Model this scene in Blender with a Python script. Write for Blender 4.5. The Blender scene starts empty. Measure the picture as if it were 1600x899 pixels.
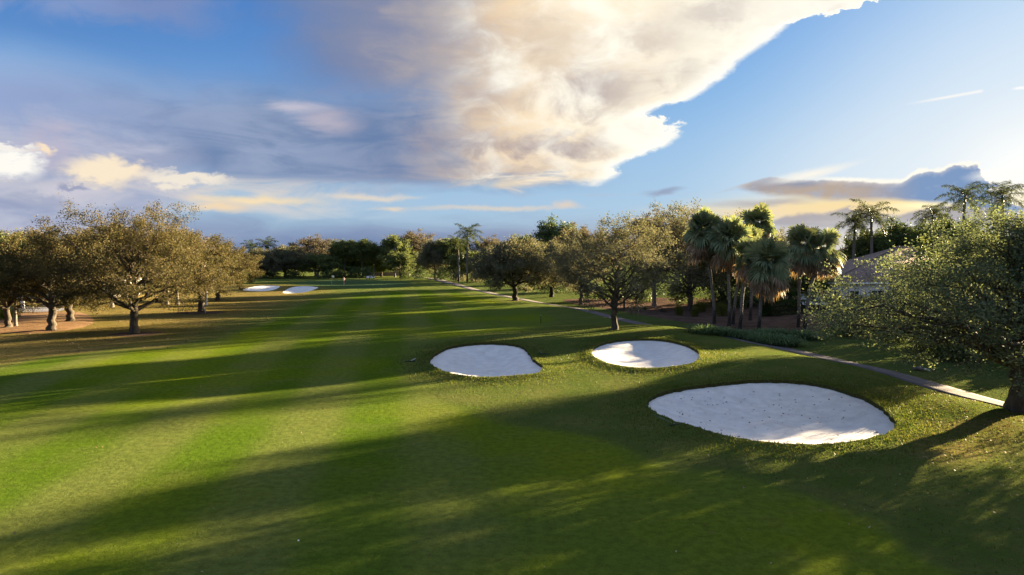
import bpy, math, random
import numpy as np
from mathutils import Vector, Matrix
from mathutils.geometry import delaunay_2d_cdt

SC = bpy.context.scene
COL = SC.collection
R = math.radians

# ---------------------------------------------------------------- camera, light, exposure
CAM_H, F, HOR = 8.0, 1067.0, 400.0            # metres; focal length and horizon row of the 1600 px photograph
PITCH = math.atan((449.5 - HOR) / F)
cd = bpy.data.cameras.new('camera'); cam = bpy.data.objects.new('camera', cd); COL.objects.link(cam)
cd.sensor_width = 36.0; cd.lens = 36.0 * F / 1600.0; cd.clip_start = 0.1; cd.clip_end = 9000.0
cam.location = (0, 0, CAM_H); cam.rotation_euler = (R(90) - PITCH, 0, 0)
SC.camera = cam

EXPO = 3.58
SUN_AZ, SUN_EL = 53.5, 9.0                     # degrees right of straight ahead, above the horizon
SUN_STRENGTH = 5.0
SKY_STRENGTH = 0.05
SC.view_settings.view_transform = 'Standard'; SC.view_settings.look = 'None'
SC.view_settings.exposure = EXPO; SC.view_settings.gamma = 1.0; SC.view_settings.use_curve_mapping = False
SC.render.engine = 'CYCLES'
SC.cycles.max_bounces = 6; SC.cycles.diffuse_bounces = 3; SC.cycles.transmission_bounces = 4
SC.cycles.transparent_max_bounces = 8; SC.cycles.caustics_reflective = False; SC.cycles.caustics_refractive = False
SC.cycles.use_denoising = True

sd = bpy.data.lights.new('sun', 'SUN'); sun = bpy.data.objects.new('sun', sd); COL.objects.link(sun)
sd.energy = SUN_STRENGTH; sd.angle = R(0.55); sd.color = (1.0, 0.79, 0.48)
_s = Vector((math.sin(R(SUN_AZ)) * math.cos(R(SUN_EL)), math.cos(R(SUN_AZ)) * math.cos(R(SUN_EL)), math.sin(R(SUN_EL))))
sun.rotation_euler = _s.to_track_quat('Z', 'Y').to_euler(); sun.location = (60, 60, 40)

def lin(c):
    c = c / 255.0
    return c / 12.92 if c <= 0.04045 else ((c + 0.055) / 1.055) ** 2.4

def rgb(r, g, b):
    return (lin(r), lin(g), lin(b))

class NT:
    """Small helper that writes node graphs as expressions."""
    def __init__(self, tree): self.t = tree; self.t.nodes.clear()
    def new(self, typ, **kw):
        n = self.t.nodes.new(typ)
        for k, v in kw.items(): setattr(n, k, v)
        return n
    def put(self, sock, v):
        if isinstance(v, bpy.types.NodeSocket): self.t.links.new(v, sock)
        elif v is not None:
            if isinstance(v, (tuple, list)) and len(v) == 3 and sock.type == 'RGBA': v = (*v, 1.0)
            sock.default_value = v
    def m(self, op, a, b=None, c=None, clamp=False):
        n = self.new('ShaderNodeMath', operation=op, use_clamp=clamp)
        self.put(n.inputs[0], a)
        if b is not None: self.put(n.inputs[1], b)
        if c is not None: self.put(n.inputs[2], c)
        return n.outputs[0]
    def add(self, a, b): return self.m('ADD', a, b)
    def sub(self, a, b): return self.m('SUBTRACT', a, b)
    def mul(self, a, b): return self.m('MULTIPLY', a, b)
    def mad(self, a, b, c): return self.m('MULTIPLY_ADD', a, b, c)
    def smooth(self, x, a, b):
        n = self.new('ShaderNodeMapRange', interpolation_type='SMOOTHSTEP')
        self.put(n.inputs[0], x); n.inputs[1].default_value = a; n.inputs[2].default_value = b
        if a > b:
            n.inputs[1].default_value = b; n.inputs[2].default_value = a
            n.inputs[3].default_value = 1.0; n.inputs[4].default_value = 0.0
        return n.outputs[0]
    def mix(self, f, a, b, mode='MIX'):
        n = self.new('ShaderNodeMix', data_type='RGBA', blend_type=mode)
        self.put(n.inputs[0], f); self.put(n.inputs[6], a); self.put(n.inputs[7], b)
        return n.outputs[2]
    def noise(self, v, scale, detail=5.0, rough=0.55, dist=0.0, dim='3D'):
        n = self.new('ShaderNodeTexNoise', noise_dimensions=dim)
        self.put(n.inputs['Vector'], v); n.inputs['Scale'].default_value = scale
        n.inputs['Detail'].default_value = detail; n.inputs['Roughness'].default_value = rough
        n.inputs['Distortion'].default_value = dist
        return n.outputs['Fac']
    def ramp(self, f, stops, interp='LINEAR'):
        n = self.new('ShaderNodeValToRGB'); cr = n.color_ramp; cr.interpolation = interp
        stops = sorted(stops, key=lambda s: s[0])
        cr.elements[0].position = stops[0][0]; cr.elements[1].position = stops[-1][0]
        for s in stops[1:-1]: cr.elements.new(s[0])
        for e, s in zip(cr.elements, stops):
            c = s[1]
            e.color = (c, c, c, 1) if not isinstance(c, (tuple, list)) else (*c[:3], 1)
        self.put(n.inputs[0], f)
        return n.outputs[0]
    def curve(self, x, pts, x0, x1, y0, y1):
        """Piecewise linear y(x) through pts."""
        xn = self.m('DIVIDE', self.sub(x, x0), x1 - x0)
        v = self.ramp(xn, [((a - x0) / (x1 - x0), (b - y0) / (y1 - y0)) for a, b in pts])
        return self.mad(v, y1 - y0, y0)
    def vec(self, x, y, z):
        n = self.new('ShaderNodeCombineXYZ')
        for i, q in enumerate((x, y, z)): self.put(n.inputs[i], q)
        return n.outputs[0]
    def sep(self, v):
        n = self.new('ShaderNodeSeparateXYZ'); self.put(n.inputs[0], v); return n.outputs

# ---------------------------------------------------------------- sky
def cam_dir(px, py):
    a, b = (px - 800.0) / F, -(py - 449.5) / F
    return Vector((a, math.cos(PITCH) + b * math.sin(PITCH), -math.sin(PITCH) + b * math.cos(PITCH)))

def AE(px, py):
    """Azimuth and elevation (degrees) in the sky of a point of the photograph."""
    d = cam_dir(px, py).normalized()
    return math.degrees(math.atan2(d.x, d.y)), math.degrees(math.asin(d.z))
def AZ(px, py=200): return AE(px, py)[0]
def EL(py, px=800): return AE(px, py)[1]

def build_sky():
    w = bpy.data.worlds.new('World'); SC.world = w; w.use_nodes = True
    w.cycles.sampling_method = 'MANUAL'; w.cycles.sample_map_resolution = 1024
    T = NT(w.node_tree)
    out = T.new('ShaderNodeOutputWorld'); bg = T.new('ShaderNodeBackground')
    T.t.links.new(bg.outputs[0], out.inputs[0]); bg.inputs[1].default_value = SKY_STRENGTH
    K = 1.0 / (SKY_STRENGTH * 2 ** EXPO)
    def c(r, g, b, k=1.0): return tuple(q * K * k for q in rgb(r, g, b))
    gen = T.new('ShaderNodeTexCoord').outputs['Generated']
    x, y, z = T.sep(gen)
    A = T.mul(T.m('ARCTAN2', x, y), 180 / math.pi)
    E = T.mul(T.m('ARCSINE', z), 180 / math.pi)
    sky = T.new('ShaderNodeTexSky', sky_type='NISHITA', sun_disc=False)
    sky.sun_elevation = R(SUN_EL); sky.sun_rotation = R(SUN_AZ)
    sky.air_density = 1.0; sky.dust_density = 1.0; sky.ozone_density = 2.0
    col = T.mix(1.0, sky.outputs[0], (NISH[0], NISH[1], NISH[2]), 'MULTIPLY')
    den = T.mix(1.0, T.mix(1.0, col, tuple(NISH_K / K for _ in range(3)), 'MULTIPLY'), (1, 1, 1), 'ADD')
    col = T.mix(1.0, col, den, 'DIVIDE')                     # soft shoulder, so that the sky near the sun keeps its blue
    # coordinates for the turbulence: azimuth and elevation, clouds stretched along the horizon
    P1 = T.vec(T.mul(A, 0.10), T.mul(E, 0.16), 0.0)
    P2 = T.vec(T.mul(A, 0.10), T.mul(E, 0.42), 3.7)
    n1 = T.sub(T.noise(P1, 1.0, 8, 0.55, 0.3), 0.5)
    n2 = T.sub(T.noise(P1, 2.3, 9, 0.60, 0.6), 0.5)
    n3 = T.sub(T.noise(P2, 1.3, 7, 0.58, 0.8), 0.5)
    n4 = T.sub(T.noise(P1, 6.0, 7, 0.62, 0.2), 0.5)
    n5 = T.sub(T.noise(T.vec(T.mul(A, 0.10), T.mul(E, 0.14), 9.0), 11.0, 6, 0.6, 0.1), 0.5)
    sA = T.mad(n2, 4.0, A); sE = T.mad(n1, 2.2, E)
    tE = T.mad(n3, 2.4, E)
    def over(mask, colour):
        nonlocal col
        col = T.mix(mask, col, colour)
    def blob(px, py, rx, ry, soft=0.9, a=None, e=None):
        """Soft ellipse in the sky round a point of the photograph, radii in photograph pixels."""
        a0, e0 = AE(px, py); k = 180 / math.pi / F * math.cos(R(a0)) ** 1.2
        u = T.mul(T.sub(a or sA, a0), 1 / (rx * k)); v = T.mul(T.sub(e or sE, e0), 1 / (ry * k))
        d = T.m('SQRT', T.add(T.mul(u, u), T.mul(v, v)))
        return T.smooth(d, 1.0 + soft * 0.5, max(0.0, 1.0 - soft))
    AND = lambda a, b: T.mul(a, b)
    INV = lambda a: T.sub(1.0, a)
    # pale veil low over the horizon, lavender on the left, yellow under the sun
    hazecol = T.ramp(T.m('DIVIDE', T.add(A, 50), 110), [(0.0, c(170, 176, 200)), (0.12, c(152, 160, 190)), (0.30, c(128, 146, 182)),
              (0.45, c(138, 150, 182)), (0.60, c(178, 178, 190)), (0.72, c(232, 206, 172)), (0.85, c(240, 214, 176)), (1.0, c(255, 235, 205))])
    over(T.mul(T.smooth(E, 19, 1.0), 0.62), c(188, 212, 234))
    over(T.mul(AND(T.smooth(E, 13, 2.0), T.smooth(A, AZ(1000), AZ(1450))), .65), c(226, 238, 246))
    over(T.mul(T.smooth(tE, 3.9, 1.2), 0.92), hazecol)
    over(T.mul(T.smooth(tE, 1.9, .6), .6), T.mix(T.smooth(A, AZ(700), AZ(1100)), c(112, 134, 172), c(196, 180, 168)))
    # sun glow on the right
    a0, e0 = AE(1545, 300)
    du = T.sub(A, a0 + 3); dv = T.mul(T.sub(E, e0), 1.1)
    dg = T.m('SQRT', T.add(T.mul(du, du), T.mul(dv, dv)))
    over(T.mul(T.m('POWER', T.smooth(dg, 28, 0), 1.4), 0.85), c(240, 246, 250))
    over(T.mul(T.m('POWER', T.smooth(dg, 9, 0), 1.5), 0.9), c(255, 253, 246, 1.1))
    # light veil at the far left
    over(T.mul(blob(-40, 130, 260, 70, 1.0), 0.55), c(164, 204, 240))
    # long blue-grey band from the left under the big cloud
    band = AND(T.smooth(T.add(tE, T.mul(n1, 3.0)), EL(312), EL(272)), T.smooth(T.add(sE, T.mul(n2, 2.0)), EL(122), EL(200)))
    band = AND(band, T.smooth(sA, AZ(1000, 250), AZ(760, 250)))
    bandc = T.mix(T.smooth(T.add(n3, n1), -0.25, 0.28), c(104, 128, 168), c(150, 164, 194))
    bandc = T.mix(T.smooth(sA, AZ(420), AZ(-60)), bandc, c(150, 168, 208))
    over(T.mul(band, 0.95), bandc)
    # pale cream streaks below it
    st = AND(T.smooth(tE, EL(345), EL(318)), T.smooth(tE, EL(278), EL(296)))
    st = AND(st, T.smooth(A, AZ(690, 300), AZ(400, 300)))
    over(T.mul(AND(st, T.smooth(n3, -0.16, 0.10)), 0.85), c(226, 216, 206))
    for (bx, by, rx, ry, cc, k) in ((395, 313, 95, 8, (250, 226, 182), .9), (345, 324, 50, 8, (250, 220, 176), .85), (560, 308, 70, 5, (238, 220, 196), .75),
                                    (610, 327, 34, 5, (240, 218, 186), .8), (770, 326, 110, 4, (232, 214, 190), .7), (880, 322, 26, 6, (246, 214, 176), .6), (520, 190, 40, 22, (214, 198, 204), .55), (470, 168, 36, 9, (214, 206, 216), .7),
                                    (600, 292, 150, 6, (170, 196, 222), .5), (790, 286, 60, 8, (238, 220, 190), .8)):
        over(T.mul(blob(bx, by, rx, ry, 1.0, e=T.mad(n2, 1.2, E), a=T.mad(n3, 8, A)), k), c(*cc))
    # cumulus at the far left
    base = AND(T.smooth(T.add(E, T.mul(n2, 5.5)), EL(205), EL(262)), T.smooth(T.mad(n1, 10, A), AZ(330, 280), AZ(190, 280)))
    over(T.mul(base, 0.85), T.mix(T.smooth(n3, -.2, .2), c(160, 168, 196), c(196, 198, 214)))
    for (bx, by, rx, ry, cc, k) in ((75, 232, 40, 40, (186, 182, 204), .7), (15, 258, 48, 26, (255, 252, 244), 1), (5, 232, 40, 8, (250, 244, 236), .9),
                                    (66, 234, 17, 12, (255, 232, 200), .9), (165, 268, 62, 24, (255, 236, 206), .95), (285, 282, 70, 11, (250, 238, 218), .85),
                                    (120, 300, 60, 18, (208, 204, 214), .6), (118, 291, 26, 6, (138, 148, 182), .7), (55, 318, 60, 16, (150, 160, 190), .6)):
        over(T.mul(blob(bx, by, rx, ry, .55, a=T.mad(n4, 3.0, T.mad(n2, 3, A)), e=T.mad(n4, 1.8, T.mad(n2, 2.2, E))), k), c(*cc))
    # small grey cloud along the top left
    over(T.mul(blob(230, 2, 130, 42, .8, a=T.mad(n2, 9, A), e=T.mad(n2, 5, E)), .8), c(128, 146, 190))
    over(T.mul(blob(90, -10, 100, 34, .9, a=T.mad(n2, 9, A), e=T.mad(n2, 5, E)), .7), c(140, 160, 204))
    # the big sunlit cloud: right-hand edge as a curve azimuth(elevation)
    edge = [(1640, -70), (1500, -30), (1388, 0), (1300, 18), (1240, 36), (1205, 66), (1165, 92), (1125, 130), (1090, 152), (1030, 170), (1012, 180), (1062, 197), (1066, 212), (1040, 232),
            (985, 250), (968, 262), (972, 272), (940, 292), (860, 303), (720, 308), (560, 311), (200, 314)]
    pts = sorted((AE(px, py)[1], AE(px, py)[0]) for px, py in edge)
    Ee = T.mad(n5, 1.3, T.mad(n4, 1.4, T.mad(n2, 1.5, E)))
    amax = T.curve(Ee, pts, 0, 32, -60, 60)
    d = T.sub(amax, T.mad(n5, 2.6, T.mad(n4, 3.2, T.mad(n2, 2.8, A))))
    mask = T.smooth(d, -0.25, 1.1)
    left = T.smooth(T.mad(n1, 12, A), AZ(330, 60), AZ(560, 60))
    low = T.smooth(tE, EL(190), EL(110))                     # the lower left fades into the band
    left2 = T.smooth(T.mad(n1, 10, T.mad(n3, 14, A)), AZ(470, 220), AZ(800, 220))
    mask = AND(mask, T.add(T.mul(left, low), T.mul(left2, INV(low))))
    feather = T.smooth(T.add(T.mul(n3, 1.5), T.mul(T.smooth(E, EL(318), EL(225)), 1.0)), 0.12, 0.52)
    mask = AND(mask, feather)
    mc = T.ramp(T.m('DIVIDE', T.add(T.mad(n3, 7, T.mad(n2, 6, T.mad(n1, 14, A))), 30), 55), [(0.05, c(100, 128, 180)), (0.24, c(116, 134, 174)), (0.36, c(134, 142, 170)), (0.45, c(178, 170, 172)), (0.56, c(246, 220, 184)),
                ((AZ(900) + 30) / 55, c(255, 236, 205)), ((AZ(1100) + 30) / 55, c(255, 246, 226)), (1.0, c(255, 250, 238))])
    shade = T.smooth(T.add(T.mul(n3, 1.0), T.mul(n2, .5)), 0.0, 0.34)
    mc = T.mix(T.mul(AND(shade, T.smooth(A, AZ(640), AZ(780))), 0.6), mc, c(196, 176, 164))
    for (bx, by, rx, ry, k) in ((925, 140, 85, 44, .9), (830, 70, 120, 50, .35), (990, 210, 66, 15, .95), (870, 228, 120, 18, .9), (760, 150, 70, 30, .5), (1000, 60, 90, 26, .45), (720, 215, 90, 20, .7), (800, 265, 120, 14, .55), (1110, 20, 70, 20, .4), (1060, 115, 40, 20, .3)):
        mc = T.mix(T.mul(blob(bx, by, rx, ry, .9, a=T.mad(n2, 9, A), e=T.mad(n4, 2.5, T.mad(n2, 4, E))), k), mc, c(168, 154, 158))
    rim = AND(T.smooth(d, 3.2, 0.3), T.smooth(A, AZ(820), AZ(980)))
    mc = T.mix(T.mul(rim, 0.9), mc, c(255, 252, 242, 1.15))
    glow = T.smooth(T.add(T.mul(n2, .6), T.mul(n1, .8)), 0.12, -0.22)
    mc = T.mix(T.mul(AND(glow, T.smooth(A, AZ(640), AZ(800))), 0.85), mc, c(255, 251, 236, 1.15))
    over(mask, mc)
    # clouds round the low sun: yellow light, grey bar, cumulus head
    yl = blob(1350, 322, 270, 26, 1.0, e=T.mad(n3, 1.6, E))
    over(T.mul(yl, 0.95), c(255, 226, 156))
    over(T.mul(blob(1250, 330, 200, 14, 1.0, e=T.mad(n3, 1.8, E)), .7), c(250, 224, 178))
    over(T.mul(blob(1290, 267, 46, 9, .9, e=T.mad(n3, 1.2, T.mad(A, -.16, E + 0 if False else E)), a=A), .0), c(255, 250, 235))
    def bar(yshift, grow):
        top = [(1120, 300), (1150, 290), (1195, 277), (1290, 281), (1380, 286), (1412, 284), (1430, 271), (1460, 268), (1476, 264), (1490, 259), (1530, 258), (1537, 272), (1550, 296), (1580, 318), (1640, 330)]
        bot = [(1120, 299), (1150, 293), (1200, 303), (1290, 312), (1400, 313), (1450, 318), (1500, 326), (1560, 332), (1640, 334)]
        tt = [(AE(a, b)[0], AE(a, b)[1] + grow) for a, b in top]; bb = [(AE(a, b)[0], AE(a, b)[1] - grow * .4) for a, b in bot]
        Aw = T.mad(n4, 2.2, A)
        t_ = T.curve(Aw, sorted(tt), 15, 45, 0, 12); b_ = T.curve(A, sorted(bb), 15, 45, 0, 12)
        puff = T.smooth(A, AZ(1390, 280), AZ(1450, 280))
        Et = T.add(E, T.mul(n4, T.mad(puff, 1.5, 0.35)))
        m_ = AND(T.smooth(T.sub(t_, Et), -0.05, 0.16), T.smooth(T.sub(T.mad(n3, .8, E), b_), -.25, .3))
        return m_, T.sub(t_, Et)
    m1, dt = bar(0, 0.0)
    over(AND(T.smooth(T.add(dt, 0.35), 0.0, 0.3), AND(T.smooth(dt, 0.5, 0.0), AND(T.smooth(A, AZ(1240, 280), AZ(1330, 280)), T.smooth(A, AZ(1560, 280), AZ(1530, 280))))), c(255, 250, 236, 1.05))
    barc = T.mix(T.smooth(A, AZ(1330, 290), AZ(1450, 290)), T.mix(T.smooth(tE, EL(285), EL(310)), c(142, 152, 176), c(186, 170, 158)), c(128, 156, 196))
    barc = T.mix(T.mul(T.smooth(n4, .02, .2), .5), barc, c(168, 182, 206))
    barc = T.mix(T.mul(T.smooth(dt, .5, .02), .35), barc, c(236, 228, 220))
    over(m1, barc)
    over(T.mul(blob(1265, 271, 62, 8, 1.0, a=A, e=T.mad(n3, 1.0, T.mad(T.sub(A, AZ(1265, 271)), -0.18, E))), .9), c(255, 249, 236))
    over(T.mul(blob(1440, 322, 55, 9, .9, e=T.mad(n3, 1.0, E)), 1.0), c(255, 240, 190, 1.15))
    over(T.mul(blob(1590, 272, 60, 11, .7, e=T.mad(n3, 1.0, E)), .9), c(255, 252, 240, 1.1))
    lowc = AND(T.smooth(T.sub(T.curve(T.mad(n4, 2, A), sorted([AE(a, b) for a, b in ((1130, 352), (1200, 346), (1230, 334), (1300, 329), (1332, 317), (1342, 330), (1400, 334), (1470, 318), (1500, 322), (1540, 320), (1600, 335))]), 15, 45, 0, 12), T.mad(n4, 1.0, E)), -.05, .3), T.smooth(tE, EL(372), EL(345)))
    over(T.mul(AND(lowc, T.smooth(A, AZ(1120, 340), AZ(1220, 340))), .85), c(166, 164, 176))
    over(T.mul(blob(1035, 299, 32, 5, .8), .8), c(150, 160, 186))
    over(T.mul(blob(1190, 316, 80, 7, .9, e=T.mad(n3, 1.0, E)), .7), c(176, 172, 178))
    # vapour trails
    (aa, ea), (ab, eb) = AE(1405, 165), AE(1536, 142)
    tline = T.m('DIVIDE', T.sub(A, aa), ab - aa)
    off = T.m('ABSOLUTE', T.sub(E, T.mad(tline, eb - ea, ea)))
    over(T.mul(AND(T.smooth(off, .16, .0), AND(T.smooth(tline, 0, .6), T.smooth(tline, 1.02, .97))), .8), c(255, 252, 246))
    over(T.mul(blob(1598, 135, 14, 3, .7), .9), c(255, 255, 255))
    # broken bright cloud added over the unseen rest of the sky, as ambient fill
    beyond = T.m('MAXIMUM', T.smooth(T.add(E, T.mul(n1, 10)), 28, 44), T.smooth(T.m('ABSOLUTE', A), 62, 80))
    rest = AND(AND(beyond, T.smooth(E, 2, 10)), T.smooth(n2, -0.16, 0.10))
    over(T.mul(rest, 0.75), c(204, 222, 246, 1.08))
    T.put(bg.inputs[0], col)

NISH = (0.135, 0.278, 0.70)
NISH_K = 0.75
build_sky()

# ---------------------------------------------------------------- helpers for objects
def tag(o, label=None, cat=None, group=None, kind=None):
    if label: o['label'] = label
    if cat: o['category'] = cat
    if group: o['group'] = group
    if kind: o['kind'] = kind
    return o

def empty(name, loc=(0, 0, 0), rz=0.0, label=None, cat=None, group=None, scale=None):
    o = bpy.data.objects.new(name, None); COL.objects.link(o)
    o.empty_display_size = 0.3
    o.location = loc; o.rotation_euler = (0, 0, rz)
    if scale is not None: o.scale = scale
    return tag(o, label, cat, group)

def mesh_from(name, V, faces, smooth=False):
    """V: n x 3 array; faces: list of integer arrays (k x 3 or k x 4)."""
    me = bpy.data.meshes.new(name)
    V = np.asarray(V, dtype=np.float32)
    faces = [np.asarray(f, dtype=np.int32) for f in faces if len(f)]
    me.vertices.add(len(V)); me.vertices.foreach_set('co', V.ravel())
    nl = sum(f.size for f in faces); npoly = sum(len(f) for f in faces)
    me.loops.add(nl); me.polygons.add(npoly)
    me.loops.foreach_set('vertex_index', np.concatenate([f.ravel() for f in faces]))
    tot = np.concatenate([np.full(len(f), f.shape[1], np.int32) for f in faces])
    st = np.concatenate([[0], np.cumsum(tot)[:-1]]).astype(np.int32)
    me.polygons.foreach_set('loop_start', st)
    if smooth: me.polygons.foreach_set('use_smooth', np.ones(npoly, bool))
    me.update(calc_edges=True); me.validate()
    return me

def link(name, me, mat=None, parent=None, loc=None):
    o = bpy.data.objects.new(name, me); COL.objects.link(o)
    if mat is not None and not me.materials: me.materials.append(mat)
    if parent is not None: o.parent = parent
    if loc is not None: o.location = loc
    return o

class MB:
    """Collects shapes into one mesh."""
    def __init__(self): self.V = []; self.Q = []; self.T = []; self.n = 0
    def addv(self, V):
        V = np.asarray(V, float).reshape(-1, 3); b = self.n
        self.V.append(V); self.n += len(V); return b
    def quads(self, V, Q): b = self.addv(V); self.Q.append(np.asarray(Q, int).reshape(-1, 4) + b)
    def tris(self, V, T): b = self.addv(V); self.T.append(np.asarray(T, int).reshape(-1, 3) + b)
    def box(self, c, s, rz=0.0, taper=1.0, bevel=0.0):
        x, y, z = np.asarray(s, float) / 2
        p = np.array([(-x, -y, -z), (x, -y, -z), (x, y, -z), (-x, y, -z), (-x * taper, -y * taper, z), (x * taper, -y * taper, z), (x * taper, y * taper, z), (-x * taper, y * taper, z)])
        ca, sa = math.cos(rz), math.sin(rz)
        p = np.stack([p[:, 0] * ca - p[:, 1] * sa, p[:, 0] * sa + p[:, 1] * ca, p[:, 2]], 1) + np.asarray(c, float)
        self.quads(p, [(0, 3, 2, 1), (4, 5, 6, 7), (0, 1, 5, 4), (1, 2, 6, 5), (2, 3, 7, 6), (3, 0, 4, 7)])
        return self
    def tube(self, P, rad, sides=6, cap=True):
        P = np.asarray(P, float); rad = np.broadcast_to(np.asarray(rad, float), (len(P),))
        tan = np.gradient(P, axis=0); tan /= np.linalg.norm(tan, axis=1, keepdims=True) + 1e-9
        ref = np.array([0.0, 0, 1]) if abs(tan[0, 2]) < 0.9 else np.array([1.0, 0, 0])
        a = np.cross(tan, ref); a /= np.linalg.norm(a, axis=1, keepdims=True) + 1e-9
        b = np.cross(tan, a)
        th = np.linspace(0, 2 * math.pi, sides, endpoint=False)
        V = P[:, None, :] + rad[:, None, None] * (np.cos(th)[None, :, None] * a[:, None, :] + np.sin(th)[None, :, None] * b[:, None, :])
        n = len(P); i = np.arange(n - 1)[:, None] * sides; j = np.arange(sides)[None, :]; k = (j + 1) % sides
        Q = np.stack([i + j, i + k, i + sides + k, i + sides + j], -1).reshape(-1, 4)
        base = self.addv(V.reshape(-1, 3)); self.Q.append(Q + base)
        if cap and sides > 3:
            for ring, flip in ((0, True), (n - 1, False)):
                c = self.addv(P[ring]); jj = np.arange(sides)
                t = np.stack([base + ring * sides + jj, base + ring * sides + (jj + 1) % sides, np.full(sides, c)], 1)
                self.T.append(t[:, ::-1] if not flip else t)
        return self
    def mesh(self, name, smooth=False):
        F = []
        if self.Q: F.append(np.concatenate(self.Q))
        if self.T: F.append(np.concatenate(self.T))
        return mesh_from(name, np.concatenate(self.V), F, smooth)
    def build(self, name, mat, parent=None, loc=None, smooth=False):
        return link(name, self.mesh(name, smooth), mat, parent, loc)

def material(name, fn):
    m = bpy.data.materials.new(name); m.use_nodes = True
    T = NT(m.node_tree); out = T.new('ShaderNodeOutputMaterial')
    T.t.links.new(fn(T), out.inputs[0])
    return m

def principled(T, col, rough=0.8, spec=0.25, bump=None, bump_d=0.02, bump_s=1.0, sheen=0.0, metal=0.0, coat=0.0):
    p = T.new('ShaderNodeBsdfPrincipled')
    T.put(p.inputs['Base Color'], col); T.put(p.inputs['Roughness'], rough)
    p.inputs['Specular IOR Level'].default_value = spec; p.inputs['Metallic'].default_value = metal
    p.inputs['Sheen Weight'].default_value = sheen
    p.inputs['Coat Weight'].default_value = coat
    if bump is not None:
        b = T.new('ShaderNodeBump'); T.put(b.inputs['Height'], bump)
        b.inputs['Distance'].default_value = bump_d; b.inputs['Strength'].default_value = bump_s
        T.t.links.new(b.outputs[0], p.inputs['Normal'])
    return p.outputs[0]

def simple(name, c, rough=0.6, spec=0.3, var=0.15, scale=6.0, metal=0.0, coat=0.0):
    def fn(T):
        g = T.new('ShaderNodeTexCoord').outputs['Object']
        n = T.noise(g, scale, 4)
        a = tuple(q * (1 - var) for q in c); b = tuple(min(1, q * (1 + var)) for q in c)
        return principled(T, T.mix(T.smooth(n, .3, .7), a, b), rough, spec, n, 0.01, 0.3, metal=metal, coat=coat)
    return material(name, fn)

# ---------------------------------------------------------------- terrain
def sm(t): t = np.clip(t, 0, 1); return t * t * (3 - 2 * t)

PATH_Y = [10, 25, 37, 48, 61, 72, 83, 95, 106, 131, 155, 182, 210, 240]
PATH_X = [28.5, 28.2, 27.8, 26.9, 25.2, 20.5, 16.2, 13.2, 10.8, 0.6, -8.5, -17, -25, -38]
MOUNDS = [  # x, y, rx, ry, height
    (-2.0, 63, 9, 7, 0.55), (14.0, 70, 9, 7, 0.75), (17.5, 48, 9, 6, 0.55), (10, 58, 10, 8, 0.20),
    (-8, 105, 30, 22, 0.25), (-45, 75, 22, 18, 0.35), (-64, 100, 25, 25, 0.5),
    (4, 30, 8, 5, -0.12), (-14, 40, 12, 9, -0.15), (-20, 60, 16, 8, 0.2), (24, 36, 4, 4, 0.35), (-64, 158, 14, 9, 0.5), (-50, 152, 12, 8, 0.4)]

def G(x, y):
    x = np.asarray(x, float); y = np.asarray(y, float)
    g = 1.0 * sm((y - 105) / 75) * sm((x + 130) / 50) - 0.5 * sm((y - 215) / 60)
    for cx, cy, rx, ry, h in MOUNDS:
        g = g + h * np.exp(-((x - cx) / rx) ** 2 - ((y - cy) / ry) ** 2)
    d = x - np.interp(y, PATH_Y, PATH_X)
    g = g - 0.65 * sm((d + 5) / 6.5) * sm((200 - y) / 50) * sm((y - 5) / 20)
    g = g + 1.2 * sm((d - 14) / 25) * sm((190 - y) / 50)
    g = g + 0.05 * np.sin(x * 0.23 + 0.7 * np.sin(y * 0.11)) * np.sin(y * 0.19 + 1.0)
    return g

def Gs(x, y): return float(G(x, y))

def P(px, py, dz=0.0):
    """The point of the terrain that a point of the photograph shows."""
    d = cam_dir(px, py); t = np.linspace(4, 420, 8000)
    X, Y, Z = d.x * t, d.y * t, CAM_H + d.z * t
    below = Z < G(X, Y) + dz
    k = int(np.argmax(below)) if below.any() else len(t) - 1
    return float(X[k]), float(Y[k]), Gs(X[k], Y[k]) + dz

def PD(px, Y):
    """On the terrain, at depth Y, in the column px."""
    x = (px - 800.0) / F * Y
    return x, Y, Gs(x, Y)

def catmull(pts, n=8):
    p = np.asarray(pts, float); m = len(p); out = []
    for i in range(m):
        a, b, c, d = p[i - 1], p[i], p[(i + 1) % m], p[(i + 2) % m]
        for k in range(n):
            t = k / n
            out.append(0.5 * (2 * b + (c - a) * t + (2 * a - 5 * b + 4 * c - d) * t * t + (3 * b - a - 3 * c + d) * t ** 3))
    return np.array(out)

def inside(poly, x, y):
    poly = np.asarray(poly); x = np.asarray(x, float); y = np.asarray(y, float)
    r = np.zeros(x.shape, bool); n = len(poly); j = n - 1
    for i in range(n):
        xi, yi = poly[i]; xj, yj = poly[j]
        c = ((yi > y) != (yj > y)) & (x < (xj - xi) * (y - yi) / (yj - yi + 1e-12) + xi)
        r ^= c; j = i
    return r

def edge_dist(poly, x, y):
    poly = np.asarray(poly); x = np.asarray(x, float); y = np.asarray(y, float); best = np.full(x.shape, 1e9)
    for i in range(len(poly)):
        a = poly[i]; b = poly[(i + 1) % len(poly)]; ab = b - a
        t = np.clip(((x - a[0]) * ab[0] + (y - a[1]) * ab[1]) / (ab @ ab + 1e-12), 0, 1)
        best = np.minimum(best, np.hypot(x - a[0] - t * ab[0], y - a[1] - t * ab[1]))
    return best

def world_poly(px, n=8):
    return catmull([P(*q)[:2] for q in px], n)

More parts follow.
